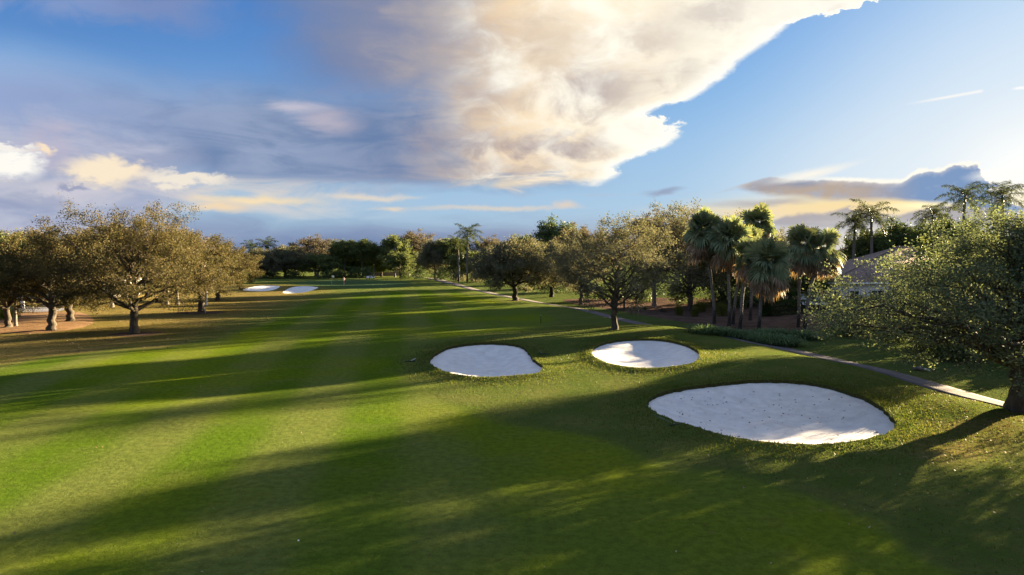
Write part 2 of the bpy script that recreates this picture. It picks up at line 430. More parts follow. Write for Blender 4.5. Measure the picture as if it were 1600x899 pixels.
BUNKERS = [
    ([(672, 563), (690, 549), (715, 541.5), (750, 538), (790, 538.5), (815, 543.5), (826, 553), (833, 563), (846, 573), (847, 580), (835, 586), (800, 590), (760, 592), (720, 589), (690, 581), (674, 571)],
     'white sand bunker with a notched right end, nearer the fairway centre', 0.55),
    ([(924, 551), (935, 541), (960, 534), (1000, 531), (1040, 533), (1070, 540), (1088, 549), (1093, 558), (1085, 568), (1060, 574), (1015, 578), (975, 575), (945, 568), (928, 559)],
     'oval white sand bunker on the mound below the palms', 0.6),
    ([(1010, 633), (1025, 620), (1060, 610), (1110, 603), (1170, 597.5), (1225, 597), (1280, 603), (1325, 615), (1365, 632), (1390, 652), (1399, 668), (1388, 680), (1350, 691), (1290, 698), (1220, 697), (1150, 688), (1090, 672), (1040, 656), (1017, 643)],
     'largest white sand bunker in the foreground, strewn with dark leaf bits', 0.45),
    ([(379, 453), (395, 448), (415, 446), (437, 447), (431, 452), (415, 455), (395, 455)],
     'far sand bunker before the green with a sunlit narrow end by the oaks', 0.5),
    ([(442, 457.5), (448, 452), (462, 447.8), (480, 447), (497, 449), (490, 453), (475, 457), (455, 458.5)],
     'far sand bunker in full shade just below the putting green', 0.5)]
def ragged(o, amp, seed):
    rg = np.random.default_rng(seed); n = len(o); c = o.mean(0); d = o - c; d /= np.linalg.norm(d, axis=1, keepdims=True)
    r = rg.normal(0, 1, n); r = (r + np.roll(r, 1)) / 2
    return o + d * np.clip(r * amp, -.12, .12)[:, None]
OUT = [ragged(world_poly(b[0], 14 if i < 3 else 8), .06 if i < 3 else .02, i) for i, b in enumerate(BUNKERS)]

FAIR = [P(*q)[:2] for q in ((690, 453), (740, 463), (810, 480), (870, 497), (840, 513), (720, 525), (650, 545), (648, 580), (690, 612), (745, 640), (830, 665), (930, 690), (1050, 722), (1180, 752), (1300, 785), (1420, 830), (1510, 898))] + \
       [(12, 10), (0, 2), (-18, 6), (-40, 25)] + [P(*q)[:2] for q in ((0, 572), (140, 553), (300, 537), (390, 515), (430, 495), (475, 476), (530, 464), (610, 456))]
FAIR = catmull(FAIR, 4)
GREEN = catmull([P(*q)[:2] for q in ((455, 444), (480, 439.5), (540, 437.5), (600, 438.5), (640, 442), (625, 448), (560, 451), (500, 447.5))], 4)
WORN = catmull([P(*q)[:2] for q in ((1395, 688), (1440, 665), (1490, 655), (1590, 648), (1599, 690), (1500, 735), (1420, 712))], 4)

def signed(poly, x, y):
    d = edge_dist(poly, x, y); return np.where(inside(poly, x, y), d, -d)

def build_ground():
    az = np.concatenate([np.arange(-62, 62.01, 0.5), np.arange(70, 291, 8.0)])
    near = 5.0 * 1.024 ** np.arange(0, 172); near = near[near < 290]
    far = np.array([300, 330, 380, 460, 600, 850, 1300, 2200, 4000.])
    pts = [(0.0, 0.0)]
    for i, a in enumerate(az):
        for r in (near if a <= 62 else near[::9]):
            pts.append((r * math.sin(R(a)), r * math.cos(R(a))))
        for r in far:
            pts.append((r * math.sin(R(a)), r * math.cos(R(a))))
    p = np.array(pts)
    keep = np.ones(len(p), bool)
    for o in OUT:
        bb = (p[:, 0] > o[:, 0].min() - 3) & (p[:, 0] < o[:, 0].max() + 3) & (p[:, 1] > o[:, 1].min() - 3) & (p[:, 1] < o[:, 1].max() + 3)
        q = p[bb]; keep[np.where(bb)[0]] &= ~(inside(o, q[:, 0], q[:, 1]) | (edge_dist(o, q[:, 0], q[:, 1]) < 0.12))
    p = p[keep]
    # an extra ring round each bunker carries the raised turf lip
    extra = []; edges = []; base = len(p)
    for o in OUT:
        n = len(o); edges += [(base + i, base + (i + 1) % n) for i in range(n)]
        extra.append(o); base += n
    for o in OUT[:3]:
        nrm = np.roll(o, -1, 0) - np.roll(o, 1, 0); nrm = np.stack([nrm[:, 1], -nrm[:, 0]], 1); nrm /= np.linalg.norm(nrm, axis=1, keepdims=True)
        c = o.mean(0); sgn = np.sign(((o - c) * nrm).sum(1).mean())
        for k in (0.3, 0.8): extra.append(o + nrm * sgn * k); base += len(o)
    p = np.concatenate([p] + extra)
    v, _, f, *_ = delaunay_2d_cdt([Vector(q) for q in p], edges, [], 0, 1e-5)
    v = np.array([(q.x, q.y) for q in v]); f = np.array([t for t in f if len(t) == 3])
    c = v[f].mean(1); bad = np.zeros(len(f), bool)
    for o in OUT: bad |= inside(o, c[:, 0], c[:, 1])
    f = f[~bad]
    z = G(v[:, 0], v[:, 1])
    for o in OUT[:3]:
        bb = (np.abs(v[:, 0] - o[:, 0].mean()) < 25) & (np.abs(v[:, 1] - o[:, 1].mean()) < 25)
        z[bb] += 0.12 * np.exp(-(edge_dist(o, v[bb, 0], v[bb, 1]) / 0.7) ** 2)
    V = np.column_stack([v, z])
    # flip faces that look down
    n = np.cross(V[f[:, 1]] - V[f[:, 0]], V[f[:, 2]] - V[f[:, 0]])[:, 2]
    f[n < 0] = f[n < 0][:, ::-1]
    me = mesh_from('ground', V, [f], True)
    x, y = v[:, 0], v[:, 1]
    rng = np.random.default_rng(5)
    wob = 0.5 * np.sin(x * .9 + 1.3 * np.sin(y * .37)) + 0.35 * np.sin(y * 1.1 + x * .3)
    fair = sm((signed(FAIR, x, y) + wob) / np.clip(y * .03, 1.2, 3) + 0.5)
    green = sm(signed(GREEN, x, y) / 2.0 + 0.5)
    dry = sm((-18 - x - 0.12 * y) / 26 + 0.3) * sm((y - 38) / 22) * (1 - fair) * sm((175 - y) / 30)
    dry = np.maximum(dry, 0.55 * sm(signed(WORN, x, y) / 3 + 0.5))
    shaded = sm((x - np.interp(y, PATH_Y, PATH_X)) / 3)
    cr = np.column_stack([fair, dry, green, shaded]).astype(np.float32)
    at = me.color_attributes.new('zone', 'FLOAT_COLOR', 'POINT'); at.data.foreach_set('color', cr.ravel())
    return tag(link('ground', me, M_ground), kind='structure')

def ground_mat(T):
    g = T.new('ShaderNodeTexCoord').outputs['Object']
    x, y, z = T.sep(g)
    zn = T.new('ShaderNodeVertexColor'); zn.layer_name = 'zone'
    zc = T.new('ShaderNodeSeparateColor'); T.t.links.new(zn.outputs[0], zc.inputs[0])
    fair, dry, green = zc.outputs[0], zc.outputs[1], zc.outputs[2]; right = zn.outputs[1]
    g2 = T.vec(x, y, 0.0)
    big = T.noise(g2, 0.055, 4, 0.5); mid = T.noise(g2, 0.35, 5, 0.6); fine = T.noise(g2, 3.2, 6, 0.65); blade = T.noise(g2, 16.0, 3, 0.7)
    s = T.add(T.mad(y, 0.16, x), T.mul(T.sub(big, 0.5), 1.6))
    stripe = T.smooth(T.m('SINE', T.mul(s, 2 * math.pi / 6.3)), -0.8, 0.8)
    cross = T.smooth(T.m('SINE', T.mul(T.mad(x, -0.42, T.mul(y, 0.9)), 2 * math.pi / 17.0)), -0.5, 0.5)
    fc = T.mix(T.mix(T.smooth(T.mad(y, .06, x), 6.0, -6.0), (.45, .45, .45), T.mul(stripe, T.smooth(big, .2, .5))), (0.064, 0.108, 0.009), (0.112, 0.132, 0.032))
    fc = T.mix(T.mul(cross, 0.18), fc, (0.105, 0.120, 0.030))
    fc = T.mix(T.mul(T.smooth(big, .45, .62), .65), fc, (0.128, 0.158, 0.006))
    fc = T.mix(T.mul(T.smooth(mid, .45, .75), .35), fc, (0.122, 0.122, 0.038))
    rc = T.mix(T.smooth(mid, .3, .7), (0.066, 0.100, 0.020), (0.112, 0.124, 0.036))
    rc = T.mix(T.mul(T.smooth(fine, .42, .75), .7), rc, (0.135, 0.138, 0.050))
    dc = T.mix(T.smooth(mid, .3, .7), (0.150, 0.116, 0.034), (0.215, 0.150, 0.060))
    dc = T.mix(T.mul(T.smooth(fine, .4, .7), .6), dc, (0.110, 0.105, 0.030))
    shc = T.mix(T.smooth(mid, .3, .7), (0.050, 0.080, 0.030), (0.080, 0.092, 0.034))  # darker turf beyond the path: shade put into the colour
    gc = T.mix(T.smooth(mid, .3, .7), (0.056, 0.096, 0.042), (0.068, 0.104, 0.046))
    col = T.mix(fair, rc, fc)
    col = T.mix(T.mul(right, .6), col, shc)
    col = T.mix(T.smooth(T.add(dry, T.mul(T.sub(mid, .5), .5)), .15, .85), col, dc)
    col = T.mix(green, col, gc)
    speck = T.smooth(T.add(fine, T.mul(blade, .6)), .62, 1.0)
    col = T.mix(T.mul(speck, .45), col, (0.020, 0.032, 0.006))
    tip = T.smooth(T.noise(g2, 9.0, 4, .75), .56, .74)
    col = T.mix(T.mul(tip, .30), col, (0.170, 0.165, 0.060))
    rough_amt = T.sub(1.0, T.mul(fair, 0.70))
    h = T.add(T.mul(T.add(T.mul(fine, 1.0), T.mul(blade, .55)), rough_amt), T.mul(T.noise(g2, 60.0, 2, 0.7), 0.10))
    return principled(T, col, 1.0, 0.0, h, GRASS_BUMP, 1.0, sheen=0.0)
GRASS_BUMP = 0.16
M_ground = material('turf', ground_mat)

def sand_mat(T):
    g = T.new('ShaderNodeTexCoord').outputs['Object']
    n = T.noise(g, 1.3, 6, .6); f = T.noise(g, 22, 4, .6); b = T.noise(g, 0.35, 4, .6, 0.4)
    x, y, z = T.sep(g)
    rk = T.m('SINE', T.mul(T.add(T.add(T.mul(x, .5), y), T.mul(n, 1.1)), 42))
    col = T.mix(T.smooth(n, .3, .7), (0.58, 0.555, 0.545), (0.69, 0.665, 0.65))
    col = T.mix(T.mul(T.smooth(b, .52, .75), .40), col, (0.40, 0.375, 0.36))
    vo = T.new('ShaderNodeTexVoronoi'); T.put(vo.inputs['Vector'], g); vo.inputs['Scale'].default_value = 1.6
    foot = T.mul(T.smooth(vo.outputs[0], .16, .06), T.smooth(b, .45, .6))
    col = T.mix(T.mul(foot, .35), col, (0.36, 0.335, 0.32))
    col = T.mix(T.mul(T.smooth(rk, .2, 1.0), .10), col, (0.38, 0.355, 0.34))
    sp = T.smooth(T.noise(g, 7.0, 3, .7), .70, .76)
    col = T.mix(T.mul(sp, .3), col, (0.20, 0.15, 0.11))
    return principled(T, col, 1.0, 0.0, T.add(T.add(T.mul(n, .5), T.mul(f, .5)), T.mad(foot, -.8, T.mul(rk, .12))), 0.06, 0.9)
M_sand = material('sand', sand_mat)

def build_bunker(i):
    px, label, depth = BUNKERS[i]; o = OUT[i]
    step = 0.45 if i < 3 else 1.2
    xs = np.arange(o[:, 0].min(), o[:, 0].max(), step); ys = np.arange(o[:, 1].min(), o[:, 1].max(), step)
    gx, gy = np.meshgrid(xs, ys); gx = gx.ravel(); gy = gy.ravel()
    ok = inside(o, gx, gy) & (edge_dist(o, gx, gy) > 0.15)
    p = np.concatenate([o, np.column_stack([gx[ok], gy[ok]])]); n = len(o)
    v, _, f, *_ = delaunay_2d_cdt([Vector(q) for q in p], [(k, (k + 1) % n) for k in range(n)], [], 1, 1e-5)
    v = np.array([(q.x, q.y) for q in v]); f = np.array(f)
    d = edge_dist(o, v[:, 0], v[:, 1])
    lip = 0.10 if i < 3 else 0.06
    z = G(v[:, 0], v[:, 1]) - lip - depth * sm(d / 3.2) + 0.03 * np.sin(v[:, 0] * 2.1) * np.sin(v[:, 1] * 1.7) * sm(d)
    V = np.column_stack([v, z])
    nn = np.cross(V[f[:, 1]] - V[f[:, 0]], V[f[:, 2]] - V[f[:, 0]])[:, 2]; f[nn < 0] = f[nn < 0][:, ::-1]
    c = np.array([o[:, 0].mean(), o[:, 1].mean(), 0]); c[2] = Gs(*c[:2])
    # vertical cut of earth between turf and sand
    ob = link('sand_bunker', mesh_from('sand_bunker', V - c, [f], True), M_sand, loc=c)
    tag(ob, label, 'sand bunker', 'bunkers on the golf hole')
    top = np.column_stack([o, G(o[:, 0], o[:, 1]) + (0.12 if i < 3 else 0.0)]); bot = np.column_stack([o, G(o[:, 0], o[:, 1]) - lip - 0.05])
    k = np.arange(n); k2 = (k + 1) % n
    link('turf_edge', mesh_from('turf_edge', np.concatenate([top, bot]) - c, [np.stack([k, k2, k2 + n, k + n], 1)]), M_edge, ob)
    return ob
M_edge = simple('turf_edge', (0.045, 0.045, 0.014), 0.95, 0.05, 0.4, 9.0)

def build_path():
    ys = np.arange(8, 236, 1.0); xs = np.interp(ys, PATH_Y, PATH_X)
    k = np.ones(9) / 9; xs = np.convolve(np.pad(xs, 4, 'edge'), k, 'valid')
    t = np.stack([np.gradient(xs), np.gradient(ys)], 1); t /= np.linalg.norm(t, axis=1, keepdims=True)
    nrm = np.stack([t[:, 1], -t[:, 0]], 1); W = 1.35
    rows = []
    for off, dz in ((-W - .02, -0.25), (-W, 0.055), (-W * .5, 0.075), (0, 0.08), (W * .5, 0.075), (W, 0.055), (W + .02, -0.25)):
        q = np.stack([xs, ys], 1) + nrm * off
        rows.append(np.column_stack([q, G(q[:, 0], q[:, 1]) + dz]))
    V = np.concatenate(rows); n = len(ys); Q = []
    for r in range(len(rows) - 1):
        i = np.arange(n - 1); Q.append(np.stack([r * n + i, (r + 1) * n + i, (r + 1) * n + i + 1, r * n + i + 1], 1))
    def fn(T):
        g = T.new('ShaderNodeTexCoord').outputs['Object']
        a = T.noise(g, 1.1, 6, .6); b = T.noise(g, 30, 3, .6)
        col = T.mix(T.smooth(a, .3, .7), (0.090, 0.080, 0.084), (0.135, 0.120, 0.124))
        px_, py_, pz_ = T.sep(g)
        joint = T.smooth(T.m('ABSOLUTE', T.sub(T.m('FRACT', T.mul(py_, .4)), .5)), .035, .012)
        col = T.mix(T.mul(joint, .7), col, (0.035, 0.03, 0.028))
        col = T.mix(T.mul(T.smooth(T.noise(g, .5, 6, .7), .52, .7), .4), col, (0.075, 0.065, 0.062))
        col = T.mix(T.mul(T.smooth(b, .5, .8), .35), col, (0.08, 0.07, 0.065))
        return principled(T, col, 1.0, .03, b, .01, .5)
    return tag(link('cart_path', mesh_from('cart_path', V, Q, True), material('concrete_path', fn)), kind='structure')

def sheet(name, poly, mat, dz=0.03, step=1.5):
    """A sheet over the terrain inside an outline."""
    xs = np.arange(poly[:, 0].min(), poly[:, 0].max(), step); ys = np.arange(poly[:, 1].min(), poly[:, 1].max(), step)
    gx, gy = np.meshgrid(xs, ys); gx = gx.ravel(); gy = gy.ravel()
    ok = inside(poly, gx, gy) & (edge_dist(poly, gx, gy) > step * .3)
    p = np.concatenate([poly, np.column_stack([gx[ok], gy[ok]])]); n = len(poly)
    v, _, f, *_ = delaunay_2d_cdt([Vector(q) for q in p], [(k, (k + 1) % n) for k in range(n)], [], 1, 1e-5)
    v = np.array([(q.x, q.y) for q in v]); f = np.array(f)
    d = edge_dist(poly, v[:, 0], v[:, 1])
    V = np.column_stack([v, G(v[:, 0], v[:, 1]) + dz * np.clip(d / 1.2, -1, 1) - 0.02 * (d < 0.01)])
    nn = np.cross(V[f[:, 1]] - V[f[:, 0]], V[f[:, 2]] - V[f[:, 0]])[:, 2]; f[nn < 0] = f[nn < 0][:, ::-1]
    return tag(link(name, mesh_from(name, V, [f], True), mat), kind='structure')

def mulch_shaded(T):
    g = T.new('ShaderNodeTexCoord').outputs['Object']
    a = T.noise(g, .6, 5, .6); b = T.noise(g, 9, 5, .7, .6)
    col = T.mix(T.smooth(a, .3, .7), (0.060, 0.040, 0.032), (0.110, 0.074, 0.058))  # browner mulch, with the right bed's shade also put into its colour
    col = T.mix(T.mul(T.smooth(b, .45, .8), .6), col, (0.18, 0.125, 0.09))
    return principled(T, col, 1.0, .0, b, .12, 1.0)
M_mulch_shaded = material('shaded_brown_mulch', mulch_shaded)
def mulch_mat(T):
    g = T.new('ShaderNodeTexCoord').outputs['Object']
    a = T.noise(g, .6, 5, .6); b = T.noise(g, 9, 5, .7, .6)
    col = T.mix(T.smooth(a, .3, .7), (0.100, 0.058, 0.030), (0.200, 0.118, 0.062))
    col = T.mix(T.mul(T.smooth(b, .45, .8), .8), col, (0.32, 0.20, 0.11))
    col = T.mix(T.mul(T.smooth(b, .5, .25), .6), col, (0.05, 0.025, 0.014))
    return principled(T, col, .95, .05, b, .12, 1.0)
M_mulch = material('pine_straw', mulch_mat)

build_ground()
for i in range(5): build_bunker(i)
build_path()
sheet('mulch_bed', catmull([P(*q)[:2] for q in ((1000, 492), (1060, 503), (1110, 511), (1180, 521), (1260, 520), (1310, 505), (1330, 488), (1270, 476), (1180, 470), (1080, 466), (960, 466), (880, 468), (900, 476), (950, 484))], 4), M_mulch_shaded, 0.10)
sheet('mulch_bed', catmull([P(*q)[:2] for q in ((-160, 535), (-60, 526), (0, 522.5), (70, 521), (130, 512), (150, 503), (140, 492), (110, 487), (40, 488), (-60, 490), (-160, 495))], 4), M_mulch, 0.10)
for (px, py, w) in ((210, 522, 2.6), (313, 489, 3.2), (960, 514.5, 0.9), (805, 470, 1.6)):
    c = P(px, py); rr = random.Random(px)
    sheet('mulch_bed', catmull([(c[0] + w * rr.uniform(.8, 1.25) * math.cos(a), c[1] + w * rr.uniform(.8, 1.25) * math.sin(a)) for a in np.linspace(0, 2 * math.pi, 10)[:-1]], 4), M_mulch_shaded, 0.05, 0.8)

# ---------------------------------------------------------------- foliage and bark
def leaf_mat(name, cols, trans=0.35, rough=0.55, warm=(1.15, 1.10, 0.65)):
    """cols: leaf colours; each leaf (mesh island) takes one of them."""
    def fn(T):
        geo = T.new('ShaderNodeNewGeometry'); g = T.new('ShaderNodeTexCoord').outputs['Object']
        rnd = geo.outputs['Random Per Island']
        n = T.noise(g, 0.55, 3, .6)
        f = T.m('ADD', T.mul(rnd, .7), T.mul(T.sub(n, .35), .9), clamp=True)
        k = len(cols) - 1
        col = T.ramp(f, [(i / k, c) for i, c in enumerate(cols)])
        p = T.new('ShaderNodeBsdfPrincipled'); T.put(p.inputs['Base Color'], col)
        p.inputs['Roughness'].default_value = rough; p.inputs['Specular IOR Level'].default_value = 0.04
        tr = T.new('ShaderNodeBsdfTranslucent'); T.put(tr.inputs[0], T.mix(1.0, col, warm, 'MULTIPLY'))
        mx = T.new('ShaderNodeMixShader'); mx.inputs[0].default_value = trans
        T.t.links.new(p.outputs[0], mx.inputs[1]); T.t.links.new(tr.outputs[0], mx.inputs[2])
        return mx.outputs[0]
    return material(name, fn)

def bark_mat(name, a, b, scale=5.0):
    def fn(T):
        g = T.new('ShaderNodeTexCoord').outputs['Object']
        x, y, z = T.sep(g)
        n = T.noise(T.vec(x, y, T.mul(z, .25)), scale, 6, .7)
        return principled(T, T.mix(T.smooth(n, .3, .7), a, b), .9, .1, n, .08, 1.0)
    return material(name, fn)

L_oak = leaf_mat('oak_leaf', [(0.0315, 0.0334, 0.0147), (0.0632, 0.0583, 0.025), (0.1026, 0.0832, 0.0383), (0.1578, 0.1154, 0.0559)], .25, .75)
L_oakgrey = leaf_mat('grey_oak_leaf', [(0.0536, 0.0608, 0.0391), (0.0964, 0.1014, 0.0664), (0.1428, 0.1351, 0.0899), (0.1875, 0.1656, 0.1133)], .28, .75)
L_russet = leaf_mat('russet_leaf', [(0.0517, 0.047, 0.0332), (0.093, 0.0798, 0.0562), (0.1291, 0.108, 0.0766), (0.1549, 0.1268, 0.0893)], .25, .75)
L_ficus = leaf_mat('broad_leaf', [(0.0459, 0.0658, 0.0394), (0.0836, 0.1087, 0.0659), (0.1213, 0.1487, 0.0878), (0.182, 0.1974, 0.1098)], .38, .7)
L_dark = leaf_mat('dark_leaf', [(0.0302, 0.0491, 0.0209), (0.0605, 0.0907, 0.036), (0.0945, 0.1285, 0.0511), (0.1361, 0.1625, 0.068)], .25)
L_green = leaf_mat('green_leaf', [(0.0396, 0.0594, 0.0252), (0.0756, 0.1023, 0.0396), (0.126, 0.1485, 0.0576), (0.189, 0.1898, 0.072)], .32)
L_lime = leaf_mat('lime_leaf', [(.10, .13, .015), (.16, .19, .02), (.24, .24, .03)], .45)
L_sabal = leaf_mat('fan_palm_leaf', [(0.0818, 0.1174, 0.0688), (0.1338, 0.171, 0.0985), (0.1952, 0.2214, 0.1181), (0.2789, 0.26, 0.1312)], .28, .5)
L_dead = leaf_mat('dead_palm_leaf', [(0.0975, 0.0683, 0.0422), (0.195, 0.13, 0.0813), (0.3087, 0.2113, 0.1381), (0.455, 0.3331, 0.2275)], .25)
L_royal = leaf_mat('feather_palm_leaf', [(0.0174, 0.029, 0.0116), (0.0329, 0.0484, 0.0193), (0.058, 0.0696, 0.0252), (0.0967, 0.0948, 0.0348)], .30, .4)
L_liriope = leaf_mat('arching_grass', [(0.045, 0.0825, 0.042), (0.075, 0.1275, 0.06), (0.1125, 0.1725, 0.078), (0.165, 0.21, 0.09)], .3)
L_hedge = leaf_mat('hedge_leaf', [(.014, .030, .008), (.028, .052, .014), (.045, .072, .020)], .25)
L_moss = leaf_mat('moss_strand', [(.16, .14, .09), (.26, .22, .15), (.36, .31, .22)], .35)
B_oak = bark_mat('oak_bark', (.030, .024, .018), (.085, .070, .052))
B_grey = bark_mat('grey_bark', (.075, .066, .056), (.17, .15, .13))
B_dark = bark_mat('dark_bark', (.014, .012, .010), (.045, .038, .030))
B_white = bark_mat('white_bark', (.40, .37, .33), (.62, .58, .52))
def palm_bark(T):
    g = T.new('ShaderNodeTexCoord').outputs['Object']; x, y, z = T.sep(g)
    n = T.noise(g, 5, 5, .6); rings = T.m('SINE', T.mul(z, 26))
    col = T.mix(T.smooth(n, .3, .7), (.10, .088, .076), (.20, .18, .158))
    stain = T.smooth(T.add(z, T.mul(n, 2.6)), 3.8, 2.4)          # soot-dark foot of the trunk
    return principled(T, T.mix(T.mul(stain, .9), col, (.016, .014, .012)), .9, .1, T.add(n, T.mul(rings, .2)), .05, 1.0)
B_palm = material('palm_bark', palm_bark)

def unit(v): return v / (np.linalg.norm(v, axis=-1, keepdims=True) + 1e-9)

def leaves_mesh(name, pos, size, rng, aspect=0.55, up=0.3, along=None):
    """One folded leaf per position."""
    n = len(pos)
    a = rng.normal(size=(n, 3))
    if along is not None: a = unit(a) + along
    a = unit(a); r = unit(rng.normal(size=(n, 3)) + np.array([0, 0, up]))
    b = unit(np.cross(a, r)); s = size * rng.uniform(0.65, 1.3, (n, 1))
    V = np.stack([pos, pos + a * s * .5 + b * s * aspect * .5, pos + a * s, pos + a * s * .5 - b * s * aspect * .5], 1).reshape(-1, 3)
    return mesh_from(name, V, [np.arange(4 * n).reshape(-1, 4)])

def grow(seed, H, Rx, zb, tr, fork, nl=20, sub=6, tw=5, leaves=24000, ls=0.2, spread=0.35, dom=0.45, tops=0.0, leader=0.62, low=-0.3, lean=0.0, ry=1.0, subl=(0.20, 0.38), cone=0.0, aspect=0.55, clump=1.0):
    """A tree: trunk, limbs that reach for the surface of a dome, branches, twigs, and leaves round the twigs.
    H height, Rx crown radius, zb underside of the crown, tr trunk radius, fork height of the first fork."""
    rng = np.random.default_rng(seed); wood = MB()
    zc = zb + (H - zb) * dom
    ru, rd = H - zc, zc - zb
    lx, ly = lean * rng.normal(), lean * rng.normal()
    n = 7; t = np.linspace(0, 1, n)
    tp = np.column_stack([lx * t ** 1.5 + rng.normal(0, tr * .18, n) * (t > 0), ly * t ** 1.5 + rng.normal(0, tr * .18, n) * (t > 0), t * fork])
    wood.tube(tp, tr * (0.86 + 0.50 * np.exp(-t * fork / (tr * 1.1))), 10)
    top = tp[-1]
    m = 7; t2 = np.linspace(0, 1, m); lz = zb + (H - zb) * leader
    lp = np.column_stack([top[0] + rng.normal(0, .25, m).cumsum() * .5 * (t2 > 0), top[1] + rng.normal(0, .25, m).cumsum() * .5 * (t2 > 0), top[2] + (lz - top[2]) * t2])
    wood.tube(lp, tr * .8 * (1 - .85 * t2), 7)
    anchors = []; dirs = []; wt = []
    ga = math.pi * (3 - 5 ** .5)
    for i in range(nl):
        sz = low + (1.0 - low) * (i + .5) / nl
        az = i * ga + rng.normal(0, .25); h = math.sqrt(max(0, 1 - sz * sz)) * (1 - cone * max(0.0, sz))
        q = rng.uniform(.72, .98)
        if sz > .35 and tops: q *= rng.uniform(1 - tops, 1 + tops * .4)
        tgt = np.array([math.cos(az) * h * Rx * q, math.sin(az) * h * Rx * ry * q, zc + sz * (ru if sz > 0 else rd) * q])
        ts = np.clip((sz - low) / (1 - low) * 1.05 - .12 + rng.normal(0, .05), 0, .92)
        st = np.array([np.interp(ts, t2, lp[:, k]) for k in range(3)])
        D = np.linalg.norm(tgt - st)
        hd = tgt - st; hd[2] = 0
        c1 = st + hd * .35 + np.array([0, 0, .22 * D + max(0, tgt[2] - st[2]) * .15])
        k = 8; tt = np.linspace(0, 1, k)[:, None]
        lb = (1 - tt) ** 2 * st + 2 * tt * (1 - tt) * c1 + tt ** 2 * tgt
        lb[1:-1] += rng.normal(0, .035 * D, (k - 2, 3))
        r0 = tr * (.52 if ts < .3 else .36) * rng.uniform(.8, 1.1)
        wood.tube(lb, r0 * (1 - .88 * np.linspace(0, 1, k) ** .8), 6, cap=False)
        for j in range(sub):
            u = .30 + .70 * (j + rng.uniform(.2, .9)) / sub; u = min(u, 1)
            p0 = np.array([np.interp(u, tt[:, 0], lb[:, q_]) for q_ in range(3)])
            out = unit(p0 - np.array([0, 0, zc - .2 * ru])); tan = unit(lb[min(k - 1, int(u * (k - 1)) + 1)] - lb[max(0, int(u * (k - 1)) - 1)])
            d = unit(tan * .5 + out * .45 + unit(rng.normal(size=3)) * .85 + np.array([0, 0, .12]))
            L = Rx * rng.uniform(*subl) * (1.15 - .4 * u)
            sp = [p0]
            for s_ in range(4):
                d = unit(d + rng.normal(0, .16, 3) + np.array([0, 0, .05])); sp.append(sp[-1] + d * L / 4)
            sp = np.array(sp)
            if sp[:, 2].min() < zb - .3: sp[:, 2] = np.maximum(sp[:, 2], zb - .3 + .2 * rng.random())
            rs = max(.012, r0 * .28 * (1.2 - u))
            wood.tube(sp, rs * np.array([1, .85, .65, .45, .25]), 4, cap=False)
            for w in range(tw):
                v = rng.uniform(.25, 1)
                b0 = np.array([np.interp(v * 4, np.arange(5), sp[:, q_]) for q_ in range(3)])
                d2 = unit(unit(sp[-1] - sp[0]) * .6 + unit(rng.normal(size=3)) + np.array([0, 0, .15]))
                l2 = Rx * rng.uniform(.06, .13)
                b1 = b0 + d2 * l2 * .5; b2 = b1 + unit(d2 + rng.normal(0, .25, 3)) * l2 * .5
                wood.tube(np.array([b0, b1, b2]), max(.007, rs * .35) * np.array([1, .7, .35]), 3, cap=False)
                g_ = rng.uniform(.3, 1.7)
                for a_ in (b1, b2, (b1 + b2) / 2): anchors.append(a_); dirs.append(d2); wt.append(g_)
    anchors = np.array(anchors); dirs = np.array(dirs); wt = np.array(wt) ** clump; wt /= wt.sum()
    idx = rng.choice(len(anchors), leaves, p=wt)
    pos = anchors[idx] + rng.normal(0, spread, (leaves, 3)) * np.array([1, 1, .75])
    pos[:, 2] = np.maximum(pos[:, 2], zb - .5 + rng.uniform(0, .6, leaves))
    return wood.mesh('trunk', True), leaves_mesh('crown', pos, ls, rng, aspect, along=dirs[idx] * .5), anchors, dirs

ARCH = {}
def arch(key, bark, leaf, seed, **kw):
    w, l, a, d = grow(seed, **kw)
    w.materials.append(bark); l.materials.append(leaf); ARCH[key] = (w, l, kw['H'], kw['Rx'], a, d)

def plant(key, name, label, px, base_y=None, depth=None, top_y=None, width=None, rz=0.0, group=None, cat='tree', at=None, H=None, W=None):
    """Put a tree of a kind where the photograph shows its foot; height from the row of its top, crown from its width in pixels."""
    w, l, H0, R0, a, d = ARCH[key]
    p = at if at else (P(px, base_y) if depth is None else PD(px, depth))
    if H is None: H = (CAM_H - (top_y - HOR) / F * p[1]) - p[2]
    if W is None: W = width / F * p[1] / 2 if width else R0 * H / H0
    sx, sz = W / R0, H / H0
    o = empty(name, (p[0], p[1], p[2] - .06), rz, label, cat, group, (sx, sx, sz))
    for nm, me in (('trunk', w), ('crown', l)):
        c = bpy.data.objects.new(nm, me); COL.objects.link(c); c.parent = o
    return o

